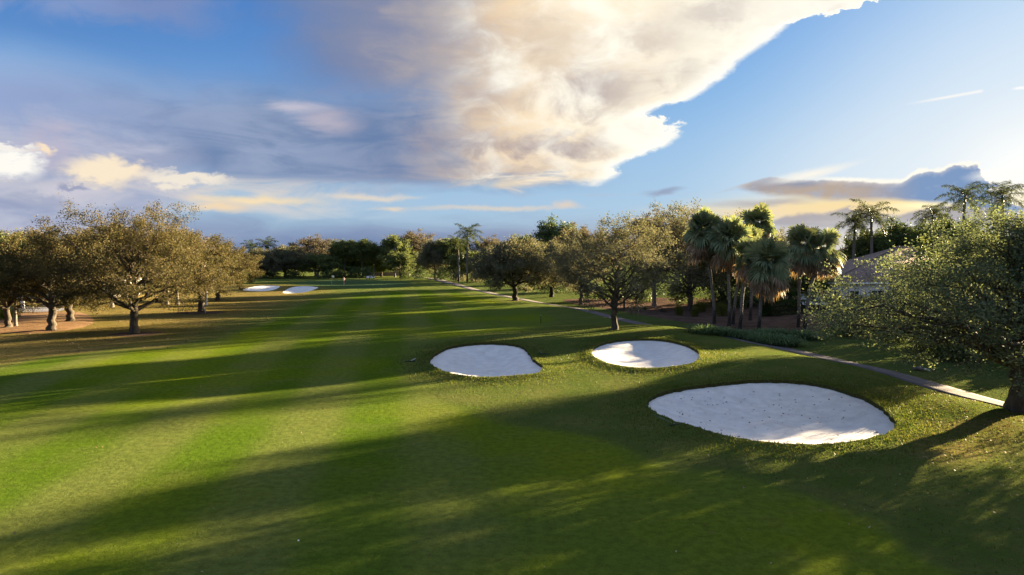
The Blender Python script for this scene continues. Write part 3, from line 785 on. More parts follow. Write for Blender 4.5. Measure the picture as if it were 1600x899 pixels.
# ---------------------------------------------------------------- palms
def fan_leaf(mb, p, d, rng, pl, bl, nseg=20, droop=0.5, width=0.115, close=1.0):
    """Petiole and a fan of pleated blades."""
    d = unit(d); side = unit(np.cross(d, np.array([0, 0, 1.0]) + rng.normal(0, .15, 3))); up = np.cross(side, d)
    ro = rng.uniform(-1.25, 1.25); side, up = side * math.cos(ro) + up * math.sin(ro), up * math.cos(ro) - side * math.sin(ro)
    k = 5; t = np.linspace(0, 1, k)[:, None]
    pt = p + d * pl * t + np.array([0, 0, -1.0]) * pl * .30 * droop * t ** 2
    mb.tube(pt, np.linspace(.022, .012, k), 3, cap=False)
    hub = pt[-1]; d2 = unit(pt[-1] - pt[-2])
    ang = np.linspace(-1.9, 1.9, nseg) * close + rng.normal(0, .04, nseg)
    L = bl * (1 - .28 * (ang / 1.9) ** 2) * rng.uniform(.88, 1.08, nseg)
    dv = np.cos(ang)[:, None] * d2 + np.sin(ang)[:, None] * side
    cup = (up * .22)
    dv = unit(dv + cup)
    nb = unit(np.cross(dv, up) ); w = width * bl
    g = np.array([0, 0, -1.0])
    r0 = hub + dv * .03; m1 = hub + dv * L[:, None] * .5 + g * L[:, None] * .06 * droop
    m2 = hub + dv * L[:, None] * .8 + g * L[:, None] * .24 * droop; tp = hub + dv * L[:, None] * .93 + g * L[:, None] * .55 * droop
    V = np.stack([r0 - nb * w * .2, r0 + nb * w * .2, m1 + nb * w * .55, m1 - nb * w * .55, m2 + nb * w * .4, m2 - nb * w * .4, tp], 1).reshape(-1, 3)
    b = mb.addv(V); o = b + np.arange(nseg) * 7
    mb.Q.append(np.concatenate([np.stack([o, o + 1, o + 2, o + 3], 1), np.stack([o + 3, o + 2, o + 4, o + 5], 1)]))
    mb.T.append(np.stack([o + 5, o + 4, o + 6], 1))

def sabal(seed, H, cr=2.3, lean=(0.6, 0.0), live=46, dead=20, dark=1.2):
    """Cabbage palm: (trunk, dark foot, crown, dead fronds)."""
    rng = np.random.default_rng(seed)
    a = rng.uniform(0, 6.28); n = 12; t = np.linspace(0, 1, n)
    lx, ly = lean
    hub_h = H - cr * .75
    ctr = np.column_stack([lx * t ** 1.7 + .05 * np.sin(t * 9), ly * t ** 1.7, t * hub_h])
    tr = MB(); tr.tube(ctr, .185 + .07 * np.exp(-t * hub_h / .5) + .012 * np.sin(t * 40), 9)
    hub = ctr[-1]
    lv = MB(); dd = MB()
    for i in range(live):
        z = 1 - 1.62 * (i + .5) / live + rng.normal(0, .05); z = max(-.75, min(.99, z))
        az = i * 2.39996 + rng.normal(0, .2); h = math.sqrt(1 - z * z)
        d = np.array([math.cos(az) * h, math.sin(az) * h, z])
        fan_leaf(lv, hub + np.array([0, 0, .35]) * (1 if z > 0 else .3), d, rng, cr * rng.uniform(.12, .56), cr * rng.uniform(.46, .58), 18, .30 + .55 * (z < .15))
    for i in range(dead):
        z = -.45 - .52 * (i + .5) / dead; az = i * 2.39996 + rng.normal(0, .3); h = math.sqrt(1 - z * z)
        d = np.array([math.cos(az) * h, math.sin(az) * h, z])
        fan_leaf(dd, hub + np.array([0, 0, -.15 - .7 * rng.random()]), d, rng, cr * rng.uniform(.30, .60), cr * rng.uniform(.40, .55), 12, .9, .10, .55)
    return tr.mesh('trunk', True), lv.mesh('crown'), dd.mesh('dead_fronds')

def royal(seed, H, fl=3.4, nf=15, tr=.26, trunk_only_top=False):
    """Royal palm: grey trunk, green crownshaft, feather fronds."""
    rng = np.random.default_rng(seed); n = 12; t = np.linspace(0, 1, n); th = H - fl * .62
    ctr = np.column_stack([.25 * t ** 2, .1 * t ** 2, t * (th - 1.1)])
    tk = MB(); tk.tube(ctr, tr * (1 + .12 * np.sin(t * 3) - .25 * t), 9)
    sh = MB(); c2 = np.array([ctr[-1], ctr[-1] + [0, 0, .6], ctr[-1] + [.02, 0, 1.3]]); sh.tube(c2, [tr * .82, tr * .7, .09], 8)
    hub = c2[-1]; lv = MB()
    for i in range(nf):
        el = R(82) - R(105) * (i / (nf - 1)) ** 1.1; az = i * 2.39996 + rng.normal(0, .2)
        L = fl * rng.uniform(.85, 1.1); k = 12; pts = [hub - [0, 0, .2]]; e = el
        for s_ in range(k):
            e -= R(rng.uniform(4.5, 7.0)) * (1.2 if el > .3 else .8)
            pts.append(pts[-1] + np.array([math.cos(az) * math.cos(e), math.sin(az) * math.cos(e), math.sin(e)]) * L / k)
        pts = np.array(pts); lv.tube(pts, np.linspace(.035, .008, k + 1), 3, cap=False)
        m = 46; u = np.linspace(.10, .99, m); pp = np.stack([np.interp(u * k, np.arange(k + 1), pts[:, q]) for q in range(3)], 1)
        tan = unit(np.stack([np.interp(u * k, np.arange(k + 1), np.gradient(pts[:, q])) for q in range(3)], 1))
        side = unit(np.cross(tan, np.array([0, 0, 1.0]) + 1e-3)); upv = np.cross(side, tan)
        ln = (.62 * np.sin(np.pi * np.clip(u * .86 + .12, 0, 1)) ** .7 + .06)[:, None] * fl / 3.2
        for sg in (-1, 1):
            dv = unit(side * sg + tan * .45 + upv * rng.normal(.1, .45, (m, 1)))
            a = pp; b = pp + dv * ln * .55; c = pp + dv * ln + np.array([0, 0, -1]) * ln * .38; wv = tan * .030 * fl / 3.2
            V = np.stack([a - wv * .6, a + wv * .6, b + wv, b - wv, c], 1).reshape(-1, 3)
            b0 = lv.addv(V); o = b0 + np.arange(m) * 5
            lv.Q.append(np.stack([o, o + 1, o + 2, o + 3], 1)); lv.T.append(np.stack([o + 3, o + 2, o + 4], 1))
    return tk.mesh('trunk', True), sh.mesh('crownshaft', True), lv.mesh('fronds')

# ---------------------------------------------------------------- low plants
def bush_mesh(seed, n=2200, rx=1.0, ry=1.0, rz=0.9, ls=0.12, box=False, lumps=9):
    rng = np.random.default_rng(seed)
    if box:
        p = rng.uniform(-1, 1, (n, 3)); ax = rng.integers(0, 3, n); sg = rng.choice([-1, 1], n)
        for k in range(3): p[ax == k, k] = sg[ax == k] * rng.uniform(.86, 1.05, (ax == k).sum())
        p[:, 2] = np.abs(p[:, 2]) if False else (p[:, 2] + 1) / 2
        pos = p * np.array([rx, ry, rz]) + rng.normal(0, .05, (n, 3))
    else:
        c = unit(rng.normal(size=(lumps, 3))) * rng.uniform(.25, .62, (lumps, 1)); c[:, 2] = np.abs(c[:, 2]) * .8 + .25
        i = rng.integers(0, lumps, n)
        q = c[i] + unit(rng.normal(size=(n, 3))) * rng.uniform(.25, .48, (n, 1)); q[:, 2] = np.abs(q[:, 2])
        pos = q * np.array([rx, ry, rz])
    return leaves_mesh('foliage', pos, ls, rng, .6, along=unit(pos + 1e-3) * .6)

def stems_mesh(seed, n, r, h):
    rng = np.random.default_rng(seed); mb = MB()
    for i in range(n):
        a = rng.uniform(0, 6.28); q = rng.uniform(.2, .8) * r
        mb.tube(np.array([[.1 * math.cos(a), .1 * math.sin(a), 0], [q * .5 * math.cos(a), q * .5 * math.sin(a), h * .5], [q * math.cos(a), q * math.sin(a), h * .9]]), [.03, .022, .01], 4, cap=False)
    return mb.mesh('stems', True)

def clump_mesh(seed, n=420, L=1.05, r=.55):
    """Arching grass blades from one tussock."""
    rng = np.random.default_rng(seed)
    az = rng.uniform(0, 2 * np.pi, n); rr = r * np.sqrt(rng.random(n)); a2 = az + rng.normal(0, .5, n)
    p = np.stack([rr * np.cos(az), rr * np.sin(az), np.zeros(n)], 1); out = np.stack([np.cos(a2), np.sin(a2), np.zeros(n)], 1)
    ln = L * rng.uniform(.6, 1.15, n)[:, None]; sp = rng.uniform(.25, .95, n)[:, None]
    up = np.array([0, 0, 1.0]); side = np.cross(out, up) * .016
    k = [p]
    for t in (.35, .7, 1.0):
        k.append(p + out * ln * sp * t ** 1.3 + up * ln * (1.0 * t - (.35 + .55 * sp) * t ** 2.2))
    V = np.stack([k[0] - side, k[0] + side, k[1] + side, k[1] - side, k[2] + side * .8, k[2] - side * .8, k[3]], 1).reshape(-1, 3)
    o = np.arange(n) * 7
    return mesh_from('blades', V, [np.concatenate([np.stack([o, o + 1, o + 2, o + 3], 1), np.stack([o + 3, o + 2, o + 4, o + 5], 1)]), np.stack([o + 5, o + 4, o + 6], 1)])

# ---------------------------------------------------------------- tree kinds
arch('spreading_oak', B_oak, L_oak, 11, H=13.6, Rx=9.0, zb=1.6, tr=.42, fork=2.4, nl=38, sub=8, tw=6, leaves=76000, ls=.155, spread=.27, tops=.28, dom=.40, leader=.5, low=-.45)
arch('round_oak', B_oak, L_oak, 23, H=12.0, Rx=7.0, zb=1.9, tr=.42, fork=2.6, nl=26, sub=6, tw=5, leaves=54000, ls=.18, spread=.28, tops=.2, dom=.42, low=-.5)
arch('open_oak', B_oak, L_oakgrey, 37, H=13.0, Rx=7.2, zb=2.4, tr=.36, fork=2.4, nl=30, sub=6, tw=5, leaves=30000, ls=.20, spread=.27, tops=.3, dom=.42, leader=.55, low=-.4)
arch('dense_oak', B_dark, L_oakgrey, 41, H=10.5, Rx=7.0, zb=2.0, tr=.42, fork=2.4, nl=30, sub=7, tw=5, leaves=42000, ls=.30, spread=.40, tops=.08, dom=.40, low=-.4)
arch('russet_tree', B_grey, L_russet, 53, H=14.0, Rx=6.5, zb=3.0, tr=.32, fork=3.5, nl=28, sub=7, tw=5, leaves=20000, ls=.28, spread=.32, tops=.25, dom=.5, low=-.3)
arch('dark_tree', B_dark, L_dark, 61, H=14.0, Rx=6.5, zb=2.0, tr=.40, fork=3.0, nl=28, sub=6, tw=5, leaves=32000, ls=.42, spread=.5, tops=.1, dom=.5, low=-.5)
arch('tall_tree', B_grey, L_green, 73, H=15.0, Rx=4.5, zb=5.5, tr=.26, fork=6.0, nl=20, sub=6, tw=5, leaves=20000, ls=.36, spread=.42, tops=.25, dom=.55, low=-.4)
arch('green_tree', B_grey, L_green, 87, H=12.0, Rx=6.0, zb=2.2, tr=.32, fork=3.0, nl=26, sub=6, tw=5, leaves=26000, ls=.38, spread=.42, tops=.2, dom=.48, low=-.45)
arch('big_broadleaf', B_oak, L_ficus, 97, H=11.8, Rx=10.0, zb=2.0, tr=.48, fork=2.6, nl=54, sub=8, tw=6, leaves=92000, ls=.14, spread=.22, tops=.25, dom=.40, leader=.5, low=-.5, subl=(.16, .32), cone=.8)
arch('bare_tree', B_white, L_russet, 103, H=11.0, Rx=4.0, zb=4.0, tr=.20, fork=3.4, nl=14, sub=5, tw=4, leaves=3500, ls=.25, spread=.25, dom=.5)

OAKS = 'oaks at the left edge of the fairway'
plant('spreading_oak', 'oak_tree', 'largest brown-leaved spreading oak, forking low, alone in a mulch ring left of the fairway', 210, 522, top_y=315, width=285, rz=0.4, group=OAKS)
plant('round_oak', 'oak_tree', 'oak with a stout leaning trunk in the left pine-straw bed, nearest the grass', 82, 517, top_y=362, width=215, rz=1.1, group=OAKS)
plant('round_oak', 'oak_tree', 'oak with a thick straight trunk between the lone oak and the leaning-trunk oak', 109, 503, top_y=360, width=190, rz=3.0, group=OAKS)
plant('round_oak', 'oak_tree', 'slim reddish trunk oak beside a thinner bent trunk at the picture\'s left margin', 12, 513, top_y=366, width=170, rz=4.4, group=OAKS)
plant('tall_tree', 'young_tree', 'thin bent reddish trunk in front of the black fence at far left', 25, 511, top_y=372, width=80, rz=.4, group=OAKS)
plant('russet_tree', 'oak_tree', 'hazy brown twiggy tree rising behind the left straw bed', 60, depth=104, top_y=356, width=190, rz=2.0, group=OAKS)
plant('green_tree', 'oak_tree', 'greener tree beyond the black fence at far left', -20, depth=98, top_y=362, width=200, rz=2.9, group=OAKS)
plant('round_oak', 'oak_tree', 'golden-brown oak with a dark straight trunk and broad mulch ring behind the lone oak', 315, 487.5, top_y=366, width=170, rz=5.2, group=OAKS)
plant('round_oak', 'oak_tree', 'golden oak with a leaning trunk, its crown reaching the far sand bunkers', 341, 470, top_y=374, width=122, rz=.8, group=OAKS)
plant('bare_tree', 'crape_myrtle', 'pale sunlit white trunk with one side branch between two golden oaks', 323, 477, top_y=385, width=70, rz=.2)
for px, py, tp, lb in ((277, 476, 350, 'slender dark trunk rising from the sunny lawn behind the golden oaks'), (261, 475.5, 362, 'thinner slender trunk at the big lone oak\'s right-hand crown edge, behind it'), (175, 480, 345, 'brown oak hidden behind the big lone oak\'s crown')):
    plant('russet_tree', 'oak_tree', lb, px, py, top_y=tp, width=120, rz=px * .1, group=OAKS)

MID = 'trees along the cart path'
plant('open_oak', 'oak_tree', 'grey-leaved oak hung with moss, standing on grass just before the cart path', 960, 515, top_y=337, width=205, rz=.6, group=MID)
plant('dense_oak', 'oak_tree', 'dark round oak in full shade on a short forked trunk beside the cart path', 805, 470, top_y=378, width=140, rz=1.0, group=MID)
plant('open_oak', 'oak_tree', 'grey bushy oak left of the moss-hung oak, low crown brushing the path verge', 908, 476, top_y=372, width=120, rz=2.2, group=MID)
plant('russet_tree', 'oak_tree', 'tall russet-topped tree behind the moss-hung oak\'s right side', 1022, 479, top_y=328, width=150, rz=1.7, group=MID)
plant('open_oak', 'oak_tree', 'tall open-topped oak with a thick trunk in mulch, just left of the palm clump', 1078, 487, top_y=318, width=185, rz=4.0, group=MID)
plant('dense_oak', 'oak_tree', 'dusky oak filling the gap behind the dark round oak, right side', 862, depth=136, top_y=383, width=110, rz=4.0, group=MID)
plant('dark_tree', 'evergreen_tree', 'high dark evergreen dome rising behind the moss-hung oak', 872, depth=165, top_y=347, width=96, rz=.4, group=MID)
plant('open_oak', 'oak_tree', 'brown oak behind the palm clump, tops showing between palm heads', 1235, depth=112, top_y=356, width=120, rz=5.0, group=MID)
plant('dark_tree', 'evergreen_tree', 'dark tree shading the mulch behind the palm clump', 1130, depth=118, top_y=372, width=150, rz=2.0, group=MID)
plant('russet_tree', 'oak_tree', 'brown tree whose thin top shows left of the moss-hung oak\'s crown', 905, depth=150, top_y=350, width=90, rz=3.9, group=MID)

BIG = 'large trees at the right margin'
plant('big_broadleaf', 'broadleaf_tree', 'huge olive-green broadleaf tree at the right margin, thick trunk beside the worn ground', 1592, at=(26.6, 35.4, Gs(26.6, 35.4)), H=10.8, W=11.6, rz=.3, group=BIG)
plant('big_broadleaf', 'broadleaf_tree', 'added yellow-green broadleaf tree beyond the path, half hidden behind the huge tree', 1483, at=(39.5, 57.8, Gs(39.5, 57.8)), H=11.2, W=6.8, rz=2.6, group=BIG)  # added tree, placed to keep the sun off the largest bunker
plant('green_tree', 'broadleaf_tree', 'green tree right of the tiled roof, behind the huge tree', 1520, depth=97, H=10.2, W=7.5, rz=.6, group=BIG)
for k_, (x_, y_, h_, w_, lb_) in enumerate(((47, 37, 11.0, 7.5, 'tree outside the right margin, upsun of the huge tree'), (44, 27, 11.0, 7.5, 'second tree outside the right margin, nearer the viewer'), (41, 19, 11.5, 8, 'dark tree outside the right margin, on the viewer\'s side'),
        (66, 78, 15.5, 5.6, 'tall unseen tree added outside the right margin, farthest upsun'), (57, 36, 12.0, 8.5, 'tree outside the right margin, second row beyond the others'))):  # the tall one is unseen, added and sized to deepen the foreground shade
    plant(('green_tree', 'dark_tree', 'dark_tree')[k_ % 3], 'broadleaf_tree', lb_, 1900, at=(x_, y_, Gs(x_, y_)), H=h_, W=w_, rz=k_ * 1.1, group=BIG)

FAR = 'trees of the far tree line'
def far(key, label, px, depth, top, width, rz, name='far_tree'):
    plant(key, name, label, px, depth=depth, top_y=top - 5, width=width * 1.12, rz=rz, group=FAR)
far('dense_oak', 'dark brown tree nearest the left palms of the far tree line', 402, 216, 396, 62, .3)
far('dense_oak', 'greyish brown round tree behind the two far bunkers', 446, 214, 392, 78, 1.5)
far('russet_tree', 'broad tan-crowned tree, tallest above the far left bunkers', 493, 238, 372, 80, 2.1)
far('green_tree', 'low dark green tree with a heavy crown left of the flag', 497, 216, 402, 66, 3.0)
far('tall_tree', 'sunlit green tall tree above the flagstick', 538, 222, 379, 46, .9)
far('tall_tree', 'second sunlit green tall tree, right above the golfer', 566, 224, 378, 44, 2.4)
far('tall_tree', 'slim green tree left of the golf cart', 585, 226, 386, 34, 4.0)
far('green_tree', 'green dome tree left of the russet top, over the golf cart', 617, 224, 373, 46, .4)
far('russet_tree', 'large open russet-topped tree rising over the far end of the path', 648, 236, 364, 82, 1.2)
far('green_tree', 'grey-green tree with a pale slanted trunk right of the golf cart', 626, 214, 398, 52, 5.0)
far('dense_oak', 'dusky grey tree with a pale bare trunk where the path vanishes', 680, 206, 384, 60, 2.5)
far('dense_oak', 'nearly black tree behind the path\'s far end', 650, 232, 398, 60, 1.4)
far('tall_tree', 'tall green tree left of the tall feather palm', 705, 205, 376, 52, 3.1)
far('russet_tree', 'reddish brown tree right of the tall feather palm', 765, 208, 373, 66, .2)
far('green_tree', 'light green tree top showing left of the dark evergreen dome', 818, 190, 372, 44, 2.2)
far('green_tree', 'dark low tree filling the wood between feather palm and round oak', 738, 196, 398, 80, 3.3)
far('dense_oak', 'grey tree low behind the round shaded oak\'s left side', 772, 178, 392, 70, 1.9)
far('russet_tree', 'brown tree low between the two left palms and the tan-crowned tree', 462, 244, 386, 60, 5.4)
far('dark_tree', 'dark tree closing the wood behind the golfer', 548, 240, 396, 80, 4.4)
far('dark_tree', 'dark tree closing the wood behind the golf cart', 596, 242, 400, 70, .7)
far('dark_tree', 'dark tree closing the wood behind the far left bunker', 425, 240, 402, 80, 2.7)
far('green_tree', 'bright yellow-green small sunlit tree beside the golf cart', 595, 229, 408, 22, 1.0)
bpy.data.objects  # (the sunlit small tree has leaves of its own colour)
_o = [o for o in bpy.data.objects if o.get('label') == 'bright yellow-green small sunlit tree beside the golf cart'][0]
for c_ in _o.children:
    if c_.name.startswith('crown'):
        c_.data = c_.data.copy(); c_.data.materials.clear(); c_.data.materials.append(L_lime)
BACK = 'trees behind the house'
plant('dark_tree', 'evergreen_tree', 'flat-topped dark tree right behind the tiled roof', 1405, depth=118, top_y=350, width=110, rz=1.3, group=BACK)
plant('dark_tree', 'evergreen_tree', 'dark tree between the roof and the right-hand feather palms', 1470, depth=122, top_y=345, width=120, rz=2.3, group=BACK)
plant('green_tree', 'evergreen_tree', 'green tree behind the low terracotta roof', 1352, depth=122, top_y=360, width=70, rz=3.3, group=BACK)
plant('green_tree', 'broadleaf_tree', 'green tree under the leaning palms in front of the house wall', 1262, depth=100, top_y=418, width=90, rz=4.3, group=BACK)

# moss on the middle oak
def moss(tree_label, n, seed):
    o = [q for q in bpy.data.objects if q.get('label', '').startswith(tree_label)][0]
    key = 'open_oak'; a = ARCH[key][4]; rng = np.random.default_rng(seed)
    lowa = a[a[:, 2] < np.quantile(a[:, 2], .22)]
    lowa = lowa[np.hypot(lowa[:, 0], lowa[:, 1]) < 4.5]
    for i in rng.choice(len(lowa), n):
        p = lowa[i]; mb = MB()
        for k in range(7):
            q = p + rng.normal(0, .10, 3); L = rng.uniform(.5, 1.3); m = 5; t = np.linspace(0, 1, m)
            pts = np.column_stack([q[0] + rng.normal(0, .03, m), q[1] + rng.normal(0, .03, m), q[2] - L * t])
            mb.tube(pts, .035 * (1 - .7 * t), 3, cap=False)
        mb.build('hanging_moss', L_moss, o)
moss('grey-leaved oak hung', 18, 3)

# ---------------------------------------------------------------- palms
def put_palm(name, label, meshes, mats, loc, rz, group, sc=1.0):
    o = empty(name, loc, rz, label, 'palm', group, (sc, sc, sc))
    for me, mt in zip(meshes, mats):
        c = bpy.data.objects.new(me.name.split('.')[0], me); COL.objects.link(c); c.parent = o
        if not me.materials: me.materials.append(mt)
    return o
SAB = 'cabbage palms beside the path'
def sab(label, px, py, top, cr, head, seed, live=70, dead=40):
    p = P(px, py); H = CAM_H - (top - HOR) / F * p[1] - p[2] + .3
    lean = ((head - px) / F * p[1], (seed % 3 - 1) * .4)
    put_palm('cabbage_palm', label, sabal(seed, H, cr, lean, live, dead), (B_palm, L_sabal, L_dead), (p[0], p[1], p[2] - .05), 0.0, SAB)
sab('leftmost cabbage palm of the clump, trunk leaning over a dark foot', 1116, 507, 334, 3.0, 1097, 1)
sab('cabbage palm with the palest thick trunk, big blue-green head', 1139, 511, 346, 3.2, 1138, 2, 66)
sab('cabbage palm whose trunk crosses close behind the palest trunk', 1145, 508, 360, 2.4, 1166, 3, 40, 44)
sab('cabbage palm with a slim bent trunk between the pale trunk and the low shaggy palm', 1156, 516, 378, 2.3, 1170, 4, 42, 30)
sab('tallest cabbage palm, head clear against the sky', 1172, 502, 327, 2.9, 1184, 5, 50, 44)
sab('lowest, shaggiest cabbage palm with a sunlit skirt of dead fronds', 1185, 519, 380, 3.1, 1197, 6, 60, 60)
sab('cabbage palm with a straight bare grey trunk in front of the hedge', 1247, 513, 358, 2.8, 1251, 7, 52, 40)
sab('rightmost cabbage palm, long trunk leaning right toward the house', 1257, 515, 364, 2.7, 1286, 8, 44, 56)
ROY = 'feather palms'
def roy(label, px, depth, top, fl, seed, rz):
    p = PD(px, depth); H = CAM_H - (top - HOR) / F * p[1] - p[2] + fl * .22
    put_palm('royal_palm', label, royal(seed, H, fl), (B_palm, M_shaft, L_royal), (p[0], p[1], p[2] - .05), rz, ROY)
M_shaft = simple('crownshaft', (.07, .11, .035), .5, .3)
roy('feather palm against the sky right of the roof, spread like a fan', 1503, 108, 290, 4.6, 21, .3)
roy('feather palm at the right margin above the olive tree', 1566, 100, 288, 4.6, 22, 1.7)
roy('tallest feather palm of the pair left of the dark tree behind the roof', 1362, 112, 319, 4.6, 23, 2.8)
roy('lower feather palm of the pair behind the terracotta roof', 1333, 114, 333, 4.8, 24, 4.2)
roy('feather palm low behind the flat-topped dark tree', 1452, 116, 322, 4.2, 25, 5.0)
roy('tall feather palm with a pale trunk standing above the far woods', 730, 182, 353, 5.2, 26, .9)
roy('shorter feather palm close left of the tall one in the far woods', 717, 186, 372, 4.6, 27, 3.5)
roy('far feather palm, left of the pair above the left tree line', 394, 232, 378, 4.6, 28, 2.2)
roy('far feather palm, right of the pair above the left tree line', 416, 228, 374, 5.0, 29, 5.5)

# ---------------------------------------------------------------- houses, hedges, fence
M_wall = simple('white_stucco', (.66, .64, .62), .85, .1, .06, 3)
M_trim = simple('white_trim', (.78, .78, .78), .6, .2, .03, 3)
M_glass = simple('window_glass', (.02, .025, .03), .08, .6, .1, 1)
M_iron = simple('black_iron', (.012, .012, .014), .5, .4, .2, 8)
M_pink = simple('pale_pink_wall', (.48, .36, .30), .85, .1, .08, 3)
def tile_mat(name, a, b):
    def fn(T):
        g = T.new('ShaderNodeTexCoord').outputs['Object']; x, y, z = T.sep(g)
        row = T.m('FRACT', T.mul(z, 3.4)); colu = T.m('SINE', T.mul(T.add(x, T.mul(y, .0)), 2 * math.pi / .30))
        n = T.noise(g, 1.5, 5, .6); c = T.noise(T.vec(T.mul(x, 3.3), T.mul(y, 3.3), T.m('FLOOR', T.mul(z, 3.4))), 1.0, 2, .5)
        col = T.mix(T.smooth(T.add(T.mul(n, .5), T.mul(c, .5)), .35, .65), a, b)
        h = T.add(T.mul(row, -.8), T.mul(colu, .25))
        return principled(T, col, .85, .12, h, .12, 1.0)
    return material(name, fn)
M_tile = tile_mat('grey_brown_roof_tile', (.190, .135, .122), (.300, .220, .198))
M_terra = tile_mat('terracotta_roof_tile', (.26, .10, .06), (.40, .18, .11))

def hip_roof(x0, x1, y0, y1, ze, zr, ra, rb, over=.6, th=.16):
    """Hipped roof shell with thickness; ridge from ra to rb in x."""
    x0 -= over; x1 += over; y0 -= over; y1 += over; ym = (y0 + y1) / 2
    top = np.array([(x0, y0, ze), (x1, y0, ze), (x1, y1, ze), (x0, y1, ze), (ra, ym, zr), (rb, ym, zr)])
    mb = MB(); V = np.concatenate([top, top - [0, 0, th]])
    b = mb.addv(V)
    mb.Q.append(np.array([(0, 1, 5, 4), (2, 3, 4, 5), (7, 6, 10, 11), (9, 8, 11, 10), (0, 6, 7, 1), (1, 7, 8, 2), (2, 8, 9, 3), (3, 9, 6, 0)]) + b)
    mb.T.append(np.array([(1, 2, 5), (3, 0, 4), (8, 7, 11), (6, 9, 10)]) + b)
    return mb

def window(parent, x, y, z, w, h, wall_y_dir=-1):
    f = MB()
    t = .09
    for c, s in (((x, y, z + h / 2), (w + 2 * t, .12, t)), ((x, y, z - h / 2), (w + 2 * t, .16, t)), ((x - w / 2 - t / 2, y, z), (t, .12, h - t)), ((x + w / 2 + t / 2, y, z), (t, .12, h - t)), ((x, y, z), (.05, .08, h - t)), ((x - w / 4 - .015, y, z + .1), (w / 2 - .05, .06, .04)), ((x + w / 4 + .015, y, z + .1), (w / 2 - .05, .06, .04))):
        f.box(c, s)
    o = f.build('window', M_trim, parent)
    MB().box((x, y + .045, z), (w, .02, h)).build('pane', M_glass, o)
    return o

def house(name, label, loc, w, d, ze, zr, ra, rb, wall, roof, wins, group='houses beyond the trees', ridge=True):
    o = empty(name, loc, 0, label, 'house', group)
    MB().box((w / 2, d / 2, ze / 2 - .1), (w, d, ze - .1)).build('wall', wall, o)
    r = hip_roof(0, w, 0, d, ze, zr, ra, rb).build('roof', roof, o)
    f = MB()
    for c, s in (((w / 2, -.62, ze - .20), (w + 1.24, .06, .22)), ((-.62, d / 2, ze - .20), (.06, d + 1.18, .22)), ((w + .62, d / 2, ze - .20), (.06, d + 1.18, .22))): f.box(c, s)
    f.build('fascia', M_trim, o)
    if ridge:
        rc = MB(); ym = d / 2
        for a, b in (((-.6, -.6, ze + .06), (ra, ym, zr + .06)), ((ra, ym, zr + .06), (rb, ym, zr + .06)), ((rb, ym, zr + .06), (w + .6, -.6, ze + .06))):
            rc.tube(np.linspace(a, b, 12), .12, 6)
        rc.build('ridge_tiles', M_ridge, r)
    for (x, z, ww, hh) in wins: window(o, x, -.045, z, ww, hh)
    return o
M_ridge = simple('ridge_tile', (.26, .19, .17), .85, .1, .2, 5)
zg = Gs(50, 100) - .2
house('tiled_house', 'white house with a big grey-brown tiled hip roof behind the right-hand trees', (46.6, 100, zg), 20, 17, 4.2 - zg, 9.4 - zg, 14.4, 17.0, M_wall, M_tile,
      [(1.15, 2.2 - zg, 1.1, 1.4), (3.6, 2.2 - zg, 1.3, 1.4), (7.0, 2.2 - zg, 1.8, 1.5), (11.0, 2.2 - zg, 1.8, 1.5)])
zg = Gs(66, 130) - .2
house('tiled_house', 'smaller house behind with a low terracotta roof peeking over the grey-brown roof', (63.5, 128, zg), 11, 10, 8.0 - zg, 10.4 - zg, 3.2, 7.0, M_pink, M_terra, [(2.5, 6.3 - zg, 1.2, 1.3), (6.0, 6.3 - zg, 1.2, 1.3)])
zg = Gs(-52, 252) - .2
house('far_house', 'far house with a pinkish tiled roof glimpsed through trees above the golf cart', (-55, 252, zg), 16, 10, 6.2 - zg, 8.6 - zg, 4, 12, M_pink, M_terra, [(4, 4.4 - zg, 1.6, 1.6), (9, 4.4 - zg, 1.6, 1.6)], ridge=False)
zg = Gs(-75, 118) - .2
house('far_house', 'pale house behind the black fence at the left margin', (-92, 122, zg), 20, 10, 3.6 - zg, 6.0 - zg, 5, 15, M_wall, M_tile, [(9, 1.8 - zg, 1.8, 1.5), (14, 1.8 - zg, 1.8, 1.5)], ridge=False)

# white awning beside the house
zg = Gs(42, 96)
aw = empty('awning', (41.0, 96, zg), 0, 'white sloping ribbed awning over dark posts beside the house wall', 'awning')
a_ = MB(); W_, n_ = 3.6, 12
for k in range(n_):
    x0 = k * W_ / n_; zt, zb_ = 2.55 - zg, 1.15 - zg
    a_.quads([(x0, 0, zb_), (x0 + W_ / n_ - .02, 0, zb_), (x0 + W_ / n_ - .02, 1.9, zt), (x0, 1.9, zt), (x0, 0, zb_ - .04), (x0 + W_ / n_ - .02, 0, zb_ - .04), (x0 + W_ / n_ - .02, 1.9, zt - .04), (x0, 1.9, zt - .04)],
             [(0, 1, 2, 3), (7, 6, 5, 4), (0, 4, 5, 1), (1, 5, 6, 2), (2, 6, 7, 3), (3, 7, 4, 0)])
a_.build('awning_roof', M_trim, aw)
for x0 in (.1, W_ - .1):
    MB().tube(np.array([(x0, .05, -.1), (x0, .05, 1.09 - zg)]), .05, 6).build('post', M_iron, aw)
MB().box((W_ / 2, -.03, 1.05 - zg), (W_, .06, .12)).build('beam', M_iron, aw)

